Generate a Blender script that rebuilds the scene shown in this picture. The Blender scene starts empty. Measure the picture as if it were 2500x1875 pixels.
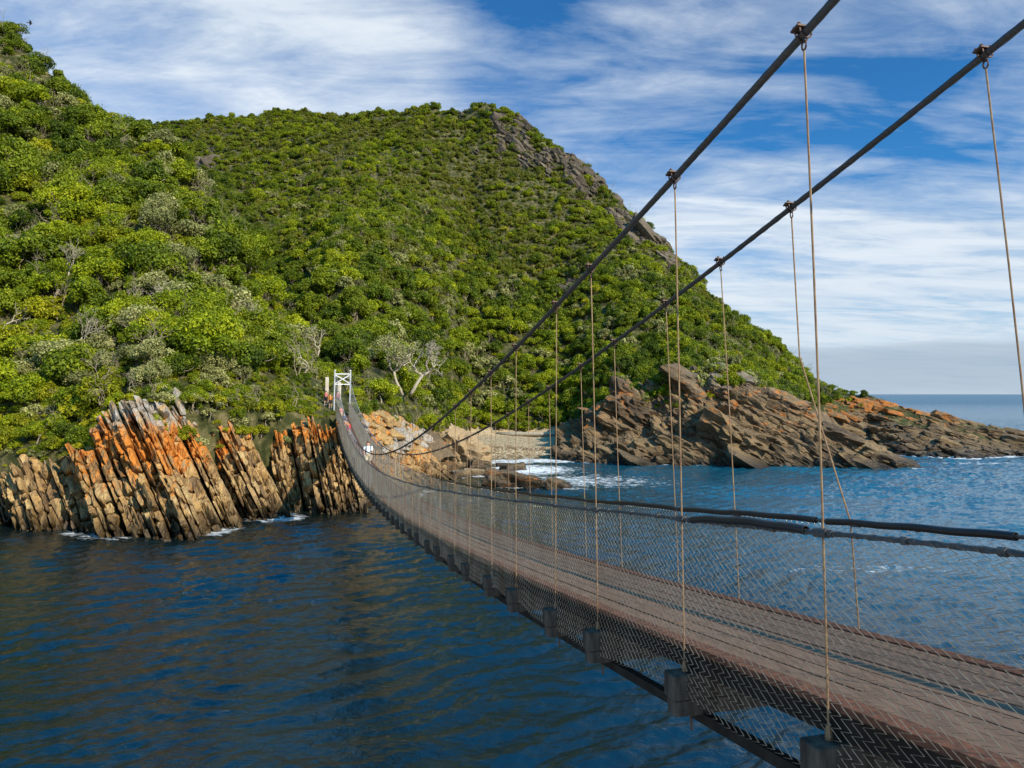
import bpy, math, random
import numpy as np
from mathutils import Vector, Matrix
random.seed(7); np.random.seed(7)
PI = math.pi
SC = bpy.context.scene
COL = SC.collection
CH = 11.5                      # height of the viewing terrace eye level over the water

# ------------------------------------------------------------------ numpy noise
def _hash(ix, iy, iz, seed):
    h = (ix.astype(np.int64)*374761393 + iy.astype(np.int64)*668265263 + iz.astype(np.int64)*1274126177 + seed*974634541) & 0xffffffff
    h = ((h ^ (h >> 13))*1274126177) & 0xffffffff
    h = ((h ^ (h >> 16))*2246822519) & 0xffffffff
    return ((h ^ (h >> 15)) & 0xffffff)/float(0xffffff)*2-1
def vnoise(x, y, z=None, seed=0):
    x = np.asarray(x, float); y = np.asarray(y, float)
    z = np.zeros_like(x) if z is None else np.asarray(z, float)
    ix, iy, iz = np.floor(x), np.floor(y), np.floor(z)
    fx, fy, fz = x-ix, y-iy, z-iz
    fx, fy, fz = [f*f*f*(f*(f*6-15)+10) for f in (fx, fy, fz)]
    r = 0
    for a in (0, 1):
        for b in (0, 1):
            for c in (0, 1):
                w = (fx if a else 1-fx)*(fy if b else 1-fy)*(fz if c else 1-fz)
                r = r + w*_hash(ix+a, iy+b, iz+c, seed)
    return r
def fbm(x, y, z=None, seed=0, o=4):
    r = 0; a = .5; f = 1.
    for k in range(o):
        r = r + a*vnoise(np.asarray(x)*f, np.asarray(y)*f, None if z is None else np.asarray(z)*f, seed+k*17)
        a *= .5; f *= 2.03
    return r
def sstep(a, b, x):
    t = np.clip((x-a)/(b-a), 0, 1); return t*t*(3-2*t)

def unit(v): v = np.asarray(v, float); return v/np.linalg.norm(v)
# ------------------------------------------------------------------ mesh helpers
def mesh(name, V, F, mats, midx=None, smooth=True, attrs=None, sharp=None):
    V = np.asarray(V, np.float32).reshape(-1, 3)
    Fs = [np.asarray(f, np.int32) for f in (F if isinstance(F, list) else [F])]
    Fs = [f for f in Fs if len(f)]
    me = bpy.data.meshes.new(name)
    me.vertices.add(len(V)); me.vertices.foreach_set('co', V.ravel())
    nl = sum(f.size for f in Fs); nf = sum(len(f) for f in Fs)
    me.loops.add(nl); me.polygons.add(nf)
    me.loops.foreach_set('vertex_index', np.concatenate([f.ravel() for f in Fs]))
    st = []; s = 0
    for f in Fs:
        st.append(s+np.arange(len(f))*f.shape[1]); s += f.size
    me.polygons.foreach_set('loop_start', np.concatenate(st).astype(np.int32))
    for m in (mats if isinstance(mats, (list, tuple)) else [mats]): me.materials.append(m)
    if midx is not None: me.polygons.foreach_set('material_index', np.asarray(midx, np.int32))
    me.polygons.foreach_set('use_smooth', np.full(nf, bool(smooth)))
    for k, a in (attrs or {}).items():
        at = me.attributes.new(k, 'FLOAT', 'POINT'); at.data.foreach_set('value', np.asarray(a, np.float32))
    me.update(calc_edges=True); me.validate()
    if sharp: me.set_sharp_from_angle(angle=math.radians(sharp))
    return me
def put(name, me, parent=None, loc=None, label=None, cat=None, group=None, kind=None):
    o = bpy.data.objects.new(name, me); COL.objects.link(o)
    if parent is not None: o.parent = parent
    if loc is not None: o.location = loc
    tag(o, label, cat, group, kind); return o
def tag(o, label=None, cat=None, group=None, kind=None):
    if label: o['label'] = label
    if cat: o['category'] = cat
    if group: o['group'] = group
    if kind: o['kind'] = kind
    return o
class MB:
    """collects pieces of one mesh"""
    def __init__(s): s.V = []; s.Q = []; s.T = []; s.n = 0; s.mq = []; s.mt = []; s.A = {}
    def add(s, V, Q=None, T=None, mi=0, **at):
        V = np.asarray(V, float).reshape(-1, 3)
        if Q is not None and len(Q): s.Q.append(np.asarray(Q)+s.n); s.mq.append(np.full(len(Q), mi))
        if T is not None and len(T): s.T.append(np.asarray(T)+s.n); s.mt.append(np.full(len(T), mi))
        for k, v in at.items(): s.A.setdefault(k, []).append(np.broadcast_to(v, (len(V),)))
        s.V.append(V); s.n += len(V); return s
    def box(s, c, ax, half, mi=0, bev=0., **at):
        c = np.asarray(c, float); ax = np.asarray(ax, float); h = np.asarray(half, float)
        if bev <= 0:
            g = np.array([[x, y, z] for x in (-1, 1) for y in (-1, 1) for z in (-1, 1)], float)
            V = c+(g*h) @ ax
            return s.add(V, [[0, 1, 3, 2], [4, 6, 7, 5], [0, 4, 5, 1], [2, 3, 7, 6], [0, 2, 6, 4], [1, 5, 7, 3]], None, mi, **at)
        P = []; idx = {}
        for x in (-1, 1):
            for y in (-1, 1):
                for z in (-1, 1):
                    for k in range(3):
                        q = h*np.array([x, y, z]); q = q-np.array([x, y, z])*bev; q[k] += (x, y, z)[k]*bev
                        idx[(x, y, z, k)] = len(P); P.append(q)
        Q = []; T = []
        for k in range(3):
            a, b = (k+1) % 3, (k+2) % 3
            for sg in (-1, 1):
                f = []
                for (p, q) in ((-1, -1), (1, -1), (1, 1), (-1, 1)):
                    v = [0, 0, 0]; v[k] = sg; v[a] = p; v[b] = q; f.append(idx[(*v, k)])
                Q.append(f if sg > 0 else f[::-1])
            for p in (-1, 1):
                for q in (-1, 1):
                    v = [0, 0, 0]; v[a] = p; v[b] = q
                    v1 = list(v); v1[k] = -1; v2 = list(v); v2[k] = 1
                    f = [idx[(*v1, a)], idx[(*v2, a)], idx[(*v2, b)], idx[(*v1, b)]]
                    Q.append(f if p*q > 0 else f[::-1])
        for x in (-1, 1):
            for y in (-1, 1):
                for z in (-1, 1):
                    f = [idx[(x, y, z, 0)], idx[(x, y, z, 1)], idx[(x, y, z, 2)]]
                    T.append(f if x*y*z > 0 else f[::-1])
        return s.add(c+np.array(P) @ ax, Q, T, mi, **at)
    def tube(s, P, R, n=8, mi=0, cap=True, **at):
        V, Q, T = tube(P, R, n, cap); return s.add(V, Q, T, mi, **at)
    def mesh(s, name, mats, smooth=True, sharp=None):
        F = []; mi = []
        if s.Q: F.append(np.concatenate(s.Q)); mi.append(np.concatenate(s.mq))
        if s.T: F.append(np.concatenate(s.T)); mi.append(np.concatenate(s.mt))
        return mesh(name, np.concatenate(s.V), F, mats, np.concatenate(mi), smooth, {k: np.concatenate(v) for k, v in s.A.items()}, sharp)
def tube(P, R, n=8, cap=True):
    P = np.asarray(P, float); m = len(P); R = np.broadcast_to(np.asarray(R, float), (m,))
    t = np.gradient(P, axis=0); t /= np.linalg.norm(t, axis=1)[:, None]+1e-12
    ref = np.array([0, 0, 1.]) if abs(t[:, 2]).mean() < .8 else np.array([1., 0, 0])
    a = np.cross(t, ref); a /= np.linalg.norm(a, axis=1)[:, None]+1e-12
    b = np.cross(a, t)
    th = np.arange(n)*2*PI/n
    V = P[:, None]+R[:, None, None]*(np.cos(th)[None, :, None]*a[:, None]+np.sin(th)[None, :, None]*b[:, None])
    i = np.arange(m-1)[:, None]*n; j = np.arange(n)[None]; k = (j+1) % n
    Q = np.stack([i+j, i+n+j, i+n+k, i+k], -1).reshape(-1, 4)
    V = V.reshape(-1, 3); T = []
    if cap and n >= 3:
        V = np.vstack([V, P[:1], P[-1:]])
        for q in range(n):
            T.append([m*n, q, (q+1) % n]); T.append([m*n+1, (m-1)*n+(q+1) % n, (m-1)*n+q])
    return V, Q, np.array(T, int).reshape(-1, 3)
def basis(d, up=(0, 0, 1)):
    d = np.asarray(d, float); d = d/np.linalg.norm(d)
    a = np.cross(up, d); a /= np.linalg.norm(a); return np.array([a, np.cross(d, a), d])

def icosphere(sub):
    p = (1+5**.5)/2
    V = [(-1, p, 0), (1, p, 0), (-1, -p, 0), (1, -p, 0), (0, -1, p), (0, 1, p), (0, -1, -p), (0, 1, -p), (p, 0, -1), (p, 0, 1), (-p, 0, -1), (-p, 0, 1)]
    F = [(0, 11, 5), (0, 5, 1), (0, 1, 7), (0, 7, 10), (0, 10, 11), (1, 5, 9), (5, 11, 4), (11, 10, 2), (10, 7, 6), (7, 1, 8), (3, 9, 4), (3, 4, 2), (3, 2, 6), (3, 6, 8), (3, 8, 9), (4, 9, 5), (2, 4, 11), (6, 2, 10), (8, 6, 7), (9, 8, 1)]
    V = [np.array(v)/np.linalg.norm(v) for v in V]
    for _ in range(sub):
        c = {}; G = []
        def mid(a, b):
            k = (min(a, b), max(a, b))
            if k not in c:
                m = V[a]+V[b]; V.append(m/np.linalg.norm(m)); c[k] = len(V)-1
            return c[k]
        for a, b, d in F:
            x, y, z = mid(a, b), mid(b, d), mid(d, a); G += [(a, x, z), (b, y, x), (d, z, y), (x, y, z)]
        F = G
    return np.array(V), np.array(F)
ICO = {k: icosphere(k) for k in (1, 2, 3, 4)}
def cubesphere(n):
    V = []; F = []; g = np.linspace(-1, 1, n+1)
    for ax in range(3):
        for sg in (-1, 1):
            o = len(V)
            for a in g:
                for b in g:
                    p = [0, 0, 0]; p[ax] = sg; p[(ax+1) % 3] = a; p[(ax+2) % 3] = b; V.append(p)
            for x in range(n):
                for y in range(n):
                    q = [o+x*(n+1)+y, o+(x+1)*(n+1)+y, o+(x+1)*(n+1)+y+1, o+x*(n+1)+y+1]
                    q = q if sg > 0 else q[::-1]; F += [(q[0], q[1], q[2]), (q[0], q[2], q[3])]
    V = np.array(V, float); key = np.round(V*1e4).astype(int); _, first, inv = np.unique(key, axis=0, return_index=True, return_inverse=True)
    V = V[first]; F = inv.reshape(-1)[np.array(F)]
    return V/np.linalg.norm(V, axis=1)[:, None], F
ICO['c'] = cubesphere(7); ICO['c5'] = cubesphere(5)

def rocks(C, AX, HS, seed=0, sub=3, rough=.07, freq=1.1, chip=8, jit=.16):
    """angular blocks: convex bodies cut by jittered planes, broken up by noise.
    C centres (N,3), AX axes as rows (N,3,3), HS half sizes (N,3)"""
    rs = np.random.RandomState(seed); D, F = ICO[sub]
    C = np.asarray(C, float).reshape(-1, 3); N = len(C); AX = np.asarray(AX, float).reshape(-1, 3, 3); HS = np.asarray(HS, float).reshape(-1, 3)
    base = np.vstack([np.eye(3), -np.eye(3)])
    NB = base[None]+rs.randn(N, 6, 3)*jit
    NC = rs.randn(N, chip, 3)
    NN = np.concatenate([NB, NC], 1); NN /= np.linalg.norm(NN, axis=2)[:, :, None]
    OF = np.concatenate([rs.uniform(.85, 1.05, (N, 6)), rs.uniform(1.0, 1.4, (N, chip))], 1)
    dt = np.einsum('npk,mk->nmp', NN, D)
    r = np.where(dt > .05, OF[:, None]/np.maximum(dt, .05), 9.).min(2)
    L = D[None]*r[:, :, None]*HS[:, None]
    W = C[:, None]+np.einsum('nmk,nkj->nmj', L, AX)
    q = W.reshape(-1, 3)*freq
    nz = fbm(q[:, 0], q[:, 1], q[:, 2], seed+5, 3).reshape(N, -1)
    nz2 = vnoise(q[:, 0]*3.7, q[:, 1]*3.7, q[:, 2]*3.7, seed+9).reshape(N, -1)
    dirw = np.einsum('nmk,nkj->nmj', D[None]*HS[:, None]/HS.max(1)[:, None, None], AX)
    W = W+dirw*((nz*2*rough+nz2*rough*.45)*HS.mean(1)[:, None]*2)[:, :, None]
    M = len(D)
    return W.reshape(-1, 3), (F[None]+np.arange(N)[:, None, None]*M).reshape(-1, 3), np.repeat(rs.rand(N), M)

# ------------------------------------------------------------------ materials
def mat(name):
    m = bpy.data.materials.new(name); m.use_nodes = True
    nt = m.node_tree; nt.nodes.clear()
    return m, nt
class NT:
    def __init__(s, nt): s.nt = nt
    def n(s, t, **kw):
        nd = s.nt.nodes.new(t)
        for k, v in kw.items():
            if k.startswith('i_'):
                key = k[2:]; nd.inputs[int(key) if key.isdigit() else key.replace('_', ' ')].default_value = v
            else: setattr(nd, k, v)
        return nd
    def l(s, a, b): s.nt.links.new(a, b); return b
    def math(s, op, a, b=None, clamp=False):
        nd = s.n('ShaderNodeMath', operation=op, use_clamp=clamp)
        for i, x in enumerate((a, b)):
            if x is None: continue
            if hasattr(x, 'node'): s.l(x, nd.inputs[i])
            else: nd.inputs[i].default_value = x
        return nd.outputs[0]
    def mix(s, f, a, b, blend='MIX'):
        nd = s.n('ShaderNodeMix', data_type='RGBA', blend_type=blend)
        for i, x in ((0, f), (6, a), (7, b)):
            if hasattr(x, 'node'): s.l(x, nd.inputs[i])
            else: nd.inputs[i].default_value = x if i == 0 else (tuple(x)+(1,) if len(x) == 3 else x)
        return nd.outputs[2]
    def ramp(s, f, stops, interp='LINEAR'):
        nd = s.n('ShaderNodeValToRGB'); cr = nd.color_ramp; cr.interpolation = interp
        while len(cr.elements) < len(stops): cr.elements.new(.5)
        for e, (p, c) in zip(cr.elements, stops):
            e.position = p; e.color = (c, c, c, 1) if not hasattr(c, '__len__') else tuple(c)+(1,)
        s.l(f, nd.inputs[0]); return nd.outputs[0]
    def noise(s, scale, detail=4, rough=.55, vec=None, dist=0.):
        nd = s.n('ShaderNodeTexNoise', i_Scale=scale, i_Detail=detail, i_Roughness=rough, i_Distortion=dist)
        if vec is not None: s.l(vec, nd.inputs['Vector'])
        return nd.outputs[0]
    def attr(s, name, out=2): return s.n('ShaderNodeAttribute', attribute_name=name).outputs[out]
    def pos(s): return s.n('ShaderNodeNewGeometry').outputs[0]
    def mapv(s, v, scale=(1, 1, 1), rot=(0, 0, 0), loc=(0, 0, 0)):
        nd = s.n('ShaderNodeMapping', i_Scale=scale, i_Rotation=rot, i_Location=loc); s.l(v, nd.inputs[0]); return nd.outputs[0]
    def bump(s, h, strength=.5, dist=.1):
        nd = s.n('ShaderNodeBump', i_Strength=strength, i_Distance=dist); s.l(h, nd.inputs['Height']); return nd.outputs[0]
    def out(s, sh): o = s.n('ShaderNodeOutputMaterial'); s.l(sh, o.inputs[0])
    def bsdf(s, col, rough=.7, metal=0., spec=.5, normal=None):
        p = s.n('ShaderNodeBsdfPrincipled')
        for k, v in (('Base Color', col), ('Roughness', rough), ('Metallic', metal), ('Specular IOR Level', spec)):
            if hasattr(v, 'node'): s.l(v, p.inputs[k])
            else: p.inputs[k].default_value = tuple(v)+(1,) if hasattr(v, '__len__') else v
        if normal is not None: s.l(normal, p.inputs['Normal'])
        return p
def plain(name, a, b=None, scale=8, rough=.7, metal=0., bump=.2, bd=.01, spec=.5, stretch=(1, 1, 1)):
    m, nt = mat(name); t = NT(nt); b = b or tuple(x*.7 for x in a)
    tc = t.n('ShaderNodeTexCoord').outputs['Object']
    v = t.mapv(tc, stretch)
    f = t.noise(scale, 5, .6, v)
    c = t.mix(t.ramp(f, [(.35, 0), (.65, 1)]), a, b)
    p = t.bsdf(c, rough, metal, spec, t.bump(f, bump, bd) if bump else None)
    t.out(p.outputs[0]); return m

def leaf_mat(name, dark, mid, light, trans=.3):
    m, nt = mat(name); t = NT(nt)
    rnd = t.n('ShaderNodeObjectInfo').outputs['Random']
    tint = t.attr('tint')
    f = t.math('ADD', t.math('MULTIPLY', rnd, .4), t.math('MULTIPLY', tint, .62))
    c = t.ramp(f, [(.12, dark), (.5, mid), (.95, light)])
    br = t.math('ADD', t.math('MULTIPLY', tint, .6), .66)
    c = t.mix(1., c, br, 'MULTIPLY')
    p = t.bsdf(c, .55, 0, .25)
    tr = t.n('ShaderNodeBsdfTranslucent'); t.l(t.mix(1., c, (1.25, 1.2, .5), 'MULTIPLY'), tr.inputs[0])
    mx = t.n('ShaderNodeMixShader', i_0=trans); t.l(p.outputs[0], mx.inputs[1]); t.l(tr.outputs[0], mx.inputs[2])
    t.out(mx.outputs[0]); return m
M = {}
M['leaf_bright'] = leaf_mat('bright_leaves', (.06, .10, .003), (.20, .255, .004), (.40, .42, .01), .35)
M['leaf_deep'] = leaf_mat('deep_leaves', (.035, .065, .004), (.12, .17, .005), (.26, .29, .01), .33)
M['leaf_silver'] = leaf_mat('silver_leaves', (.13, .14, .045), (.235, .245, .08), (.40, .39, .15), .22)
M['leaf_yellow'] = leaf_mat('yellow_leaves', (.13, .155, .004), (.27, .285, .006), (.42, .39, .014), .35)
M['leaf_olive'] = leaf_mat('olive_leaves', (.075, .09, .008), (.15, .17, .012), (.26, .25, .03), .3)
M['twig'] = plain('dry_twigs', (.34, .28, .19), (.2, .16, .11), 5, .9, 0, 0)
M['bark'] = plain('pale_bark', (.3, .255, .19), (.14, .11, .08), 5, .85, 0, .4, .02, stretch=(1, 1, .3))
M['bark_bare'] = plain('bleached_bark', (.42, .37, .28), (.25, .21, .15), 5, .85, 0, .4, .02, stretch=(1, 1, .3))

def rock_mat(name, ramp, lichen=(.45, .13, .012), lich=(.56, .66), bumpd=.12, strat=None, scale=.5, wet=(.5, 2.3), wetcol=.2, grey=None):
    m, nt = mat(name); t = NT(nt); P = t.pos()
    blk = t.attr('blk')
    v = t.mapv(P, strat[0], strat[1]) if strat else P
    n1 = t.noise(scale, 6, .6, v)
    n2 = t.noise(scale*7, 6, .65, v)
    f = t.math('ADD', t.math('MULTIPLY', n1, .6), t.math('MULTIPLY', blk, .42))
    f = t.math('ADD', f, t.math('MULTIPLY', t.math('SUBTRACT', n2, .5), .5))
    c = t.ramp(f, ramp)
    if grey:
        gm = t.math('MULTIPLY', t.attr('grey'), t.ramp(t.noise(scale*1.7, 5, .6, v), [(.35, 0), (.55, 1)]))
        c = t.mix(gm, c, t.mix(n2, tuple(x*.6 for x in grey), tuple(min(1, x*1.3) for x in grey)))
    la = t.attr('lichen')
    ln = t.noise(scale*1.9, 7, .68, v)
    lm = t.math('ADD', ln, t.math('MULTIPLY', t.math('SUBTRACT', la, .5), .42))
    lm = t.math('ADD', lm, t.math('MULTIPLY', t.math('SUBTRACT', blk, .5), .12))
    lm = t.ramp(lm, [(lich[0], 0), (lich[1], 1)])
    c = t.mix(t.math('MULTIPLY', lm, .88), c, t.mix(n2, tuple(x*.55 for x in lichen), tuple(x*1.35 for x in lichen)))
    z = t.n('ShaderNodeSeparateXYZ'); t.l(P, z.inputs[0])
    zz = t.math('ADD', z.outputs[2], t.math('MULTIPLY', t.math('SUBTRACT', n1, .5), 2.2))
    w = t.n('ShaderNodeMapRange'); t.l(zz, w.inputs[0]); w.inputs[1].default_value = wet[0]; w.inputs[2].default_value = wet[1]; w.inputs[3].default_value = wetcol; w.inputs[4].default_value = 1
    c = t.mix(1., c, w.outputs[0], 'MULTIPLY')
    r = t.n('ShaderNodeMapRange'); t.l(w.outputs[0], r.inputs[0]); r.inputs[3].default_value = .35; r.inputs[4].default_value = .85
    crack = t.n('ShaderNodeTexVoronoi', feature='DISTANCE_TO_EDGE', i_Scale=scale*2.2)
    vd = t.n('ShaderNodeMix', data_type='VECTOR', i_0=.12)
    nzc = t.n('ShaderNodeTexNoise', i_Scale=scale*4, i_Detail=4.)
    t.l(v, nzc.inputs['Vector']); t.l(v, vd.inputs[4]); t.l(nzc.outputs[1], vd.inputs[5]); t.l(vd.outputs[1], crack.inputs['Vector'])
    ck = t.ramp(crack.outputs[0], [(0, 0), (.06, 1)])
    hgt = t.math('ADD', t.math('MULTIPLY', n2, .6), t.math('MULTIPLY', t.noise(scale*22, 5, .7, v), .35))
    hgt = t.math('ADD', hgt, t.math('MULTIPLY', ck, .5))
    p = t.bsdf(c, r.outputs[0], 0, .3, t.bump(hgt, .9, bumpd))
    t.out(p.outputs[0]); return m
STRAT = ((2.2, .6, .45), (0, math.radians(20), 0))
M['cliff'] = rock_mat('tilted_slab_rock', [(.16, (.06, .042, .026)), (.34, (.2, .12, .05)), (.48, (.4, .25, .095)), (.6, (.22, .14, .068)), (.76, (.46, .32, .135)), (.93, (.18, .14, .095))], lichen=(.5, .165, .016), lich=(.52, .62), strat=STRAT, scale=.55, grey=(.33, .30, .26))
M['shore'] = rock_mat('shore_rock', [(.2, (.03, .02, .012)), (.38, (.1, .066, .035)), (.52, (.2, .135, .066)), (.62, (.1, .07, .04)), (.78, (.16, .115, .064)), (.93, (.3, .215, .11))], lichen=(.4, .135, .022), lich=(.6, .72), scale=.4, strat=((1, 1, 1.8), (0, math.radians(-30), 0)), grey=(.26, .245, .21), wet=(.2, 2.2))
M['crag'] = rock_mat('crag_rock', [(.2, (.045, .034, .023)), (.5, (.10, .08, .055)), (.75, (.15, .12, .083)), (.95, (.23, .2, .15))], lichen=(.34, .15, .05), lich=(.62, .72), scale=.3, bumpd=.3, wet=(-9, -8))
M['boulder'] = rock_mat('boulder_rock', [(.2, (.15, .105, .06)), (.5, (.27, .19, .105)), (.75, (.33, .235, .13)), (.95, (.38, .28, .16))], lichen=(.45, .17, .02), lich=(.62, .7), scale=.35, strat=((1.5, .4, 1), (0, .5, .4)), wet=(-.2, .9))

# ------------------------------------------------------------------ terrain (two slopes over a shore), world metres, u = X / Y
def T(*r): a = np.array(r, float); return a
SKY_H = T((-1.1, .3, 330), (-.75, .355, 340), (-.5208, .3773, 350), (-.4694, .384, 345), (-.3726, .3906, 340), (-.2628, .3973, 330), (-.1851, .3973, 318), (-.1011, .4073, 300), (-.0363, .404, 290), (.0026, .3873, 282), (.0477, .3574, 272), (.099, .3145, 257), (.1435, .2751, 245), (.1877, .2393, 233), (.2378, .1908, 220), (.2873, .1331, 208), (.3368, .095, 195), (.3859, .054, 182), (.4162, .0226, 172), (.4345, .0101, 168), (.4654, .0007, 163), (.4841, -.0011, 160), (.5273, -.019, 156), (.5892, -.032, 152), (.6324, -.042, 150), (.6893, -.052, 150), (.9, -.066, 152), (1.1, -.075, 155))
SHORE_H = T((-1.1, 140, 150, 18), (-.5, 130, 150, 16), (-.3, 90, 105, 9.3), (-.235, 78, 87, 8.8), (-.21, 77, 88, 8.9), (-.165, 80, 95, 8.3), (-.115, 92, 112, 5.2), (-.085, 108, 128, 2.6), (-.055, 121, 152, 3.0), (.03, 126, 153, 3.0), (.075, 126, 151, 3.4), (.09, 126, 147, 4.2), (.12, 125, 142, 7.5), (.16, 124.5, 137, 10.5), (.2, 124, 135, 11.5), (.26, 122, 132, 15), (.3, 121.5, 131, 15), (.35, 128, 138, 10.5), (.4, 136, 148, 9), (.44, 148, 155, 9.), (.484, 149, 158, 9.5), (.53, 138, 150, 5), (.617, 131, 146, 3.), (.69, 138, 147, 2.2), (.9, 140, 150, 1.2), (1.1, 142, 153, 1.5))
PROM = T((.2, 121.5, 131, 5), (.26, 121, 130, 12), (.3, 120.5, 129.5, 14.5), (.33, 120, 129, 12.5), (.365, 119.5, 128, 10.8), (.39, 119, 126.5, 8.4), (.42, 118.5, 124.5, 6.2), (.455, 117.5, 122, 3.6), (.5, 117, 119.6, 1.2), (.527, 116.5, 118, .2), (.54, 116, 117, -2.5), (.6, 116, 117, -3))
SPUR = T((-1.3, 66, 72, 5, .72, 158), (-.9, 66, 71, 5, .60, 152), (-.7234, 65, 70, 5.2, .522, 146), (-.6688, 64, 69, 5.6, .4813, 143), (-.5872, 62.5, 67.5, 6.2, .414, 139), (-.5471, 61, 67, 8, .3873, 137), (-.49, 60.5, 67, 10.6, .352, 134), (-.433, 62, 69, 10.4, .2751, 126), (-.3733, 67.5, 73, 10.2, .2102, 119), (-.3202, 73, 78, 9.6, .1331, 112), (-.2558, 73, 82, 9.0, .0823, 104), (-.2297, 73, 84.5, 8.8, .0382, 98), (-.2039, 74, 86, 8.8, -.012, 94), (-.17, 78, 88, 5, -.1, 92), (-.1, 80, 90, -3, -.2, 95))
def I(t, u, k): return np.interp(u, t[:, 0], t[:, k])
def ground(X, Y, detail=True):
    X = np.asarray(X, float); Y = np.maximum(np.asarray(Y, float), 1.); u = X/Y
    # main hill
    Ya, Yb, zb = I(SHORE_H, u, 1), I(SHORE_H, u, 2), I(SHORE_H, u, 3)
    Ys = I(SKY_H, u, 2); zs = CH+I(SKY_H, u, 1)*Ys-2.6*sstep(.0, .06, I(SKY_H, u, 1))
    zs = np.maximum(zs, zb+.2)
    t1 = (Y-Ya)/(Yb-Ya); t2 = (Y-Yb)/np.maximum(Ys-Yb, 1)
    t2c = np.clip(t2, 0, 1)
    zh = np.where(Y < Ya, -1-(Ya-Y)*.35, np.where(Y < Yb, -1+t1*(zb+1), zb+(zs-zb)*(t2c*.86+.14*t2c**2)))
    zh = np.where(Y > Ys, zs-(Y-Ys)*.22-((Y-Ys)*.02)**2, zh)
    # spur
    Sb, sb = I(SPUR, u, 2)+.4, I(SPUR, u, 3); Sa = Sb-1.6
    Ss = I(SPUR, u, 5); ss = CH+I(SPUR, u, 4)*Ss-2.6*sstep(-.01, .06, I(SPUR, u, 4))
    t1 = (Y-Sa)/(Sb-Sa); t2 = np.clip((Y-Sb)/np.maximum(Ss-Sb, 1), 0, 1)
    zp = np.where(Y < Sa, -1-(Sa-Y)*.5, np.where(Y < Sb, -1+t1*(sb+1), sb+(ss-sb)*(t2*.9+.1*t2**2)))
    zp = np.where(Y > Ss, ss-(Y-Ss)*.55, zp)
    zp = np.where(u > -.1, -5, zp)
    # promontory ridge
    Pa, Pb, pz = I(PROM, u, 1), I(PROM, u, 2), I(PROM, u, 3)
    t1 = (Y-Pa)/(Pb-Pa)
    zr = np.where(Y < Pa, -1-(Pa-Y)*.5, np.where(Y < Pb, -1+t1*(pz+1), pz-(Y-Pb)*.75))
    zr = np.where((u < .2) | (u > .6), -5, zr)
    z = np.maximum(np.maximum(zh, zp), zr); z = np.maximum(z, -4)
    if detail:
        w = sstep(8, 24, z)*sstep(0, 12, np.where(zp > zh, Y-Sb, Y-Yb))
        z = z+w*(fbm(X/26, Y/26, None, 3, 3)*5.5+fbm(X/7, Y/7, None, 8, 3)*1.6)
    return z
def is_rock(X, Y):
    u = X/Y; zr = ground(X, Y, False)
    Sb = I(SPUR, u, 2); Yb = I(SHORE_H, u, 2)
    front = np.where(u < -.21, Sb-.6, np.where(u < .2, Yb-.5, np.maximum(Yb-1, np.where(u < .53, I(PROM, u, 2)+1, 0))))
    return Y < front
HNU, HNY = 620, 520
gu = np.linspace(-1.15, 1.1, HNU); gy = np.concatenate([np.linspace(56, 170, 330), np.linspace(170.5, 470, 190)])
GU, GY = np.meshgrid(gu, gy); GX = GU*GY; GZ = ground(GX, GY)
GV = np.stack([GX, GY, GZ], -1).reshape(-1, 3)
i = np.arange(len(gy)-1)[:, None]*HNU; j = np.arange(HNU-1)[None]
GQ = np.stack([i+j, i+j+1, i+HNU+j+1, i+HNU+j], -1).reshape(-1, 4)
qu = GU[:-1, :-1].ravel(); qy = GY[:-1, :-1].ravel(); qz = GZ[:-1, :-1].ravel()
beach = (qu > -.105+.0*qy) & (qu < .095) & (qy > 108) & (qy < 156) & (qz < 4.6)
keep = (qz > -3.9)
def soil_mat():
    m, nt = mat('hill_soil'); t = NT(nt); P = t.pos()
    n1 = t.noise(.08, 5, .6, P); n2 = t.noise(.7, 6, .65, P)
    c = t.ramp(n2, [(.3, (.014, .02, .005)), (.48, (.045, .05, .014)), (.58, (.11, .1, .04)), (.72, (.2, .155, .085))])  # darkest tones paint in the shade beneath the understorey
    rk = t.attr('rock')
    c2 = t.ramp(n2, [(.3, (.05, .04, .03)), (.5, (.13, .095, .06)), (.7, (.22, .17, .11))])
    c = t.mix(rk, c, c2)
    p = t.bsdf(c, .9, 0, .2, t.bump(t.math('ADD', n2, t.math('MULTIPLY', t.noise(5., 5, .7, P), .4)), 1., .5)); t.out(p.outputs[0]); return m
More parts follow.
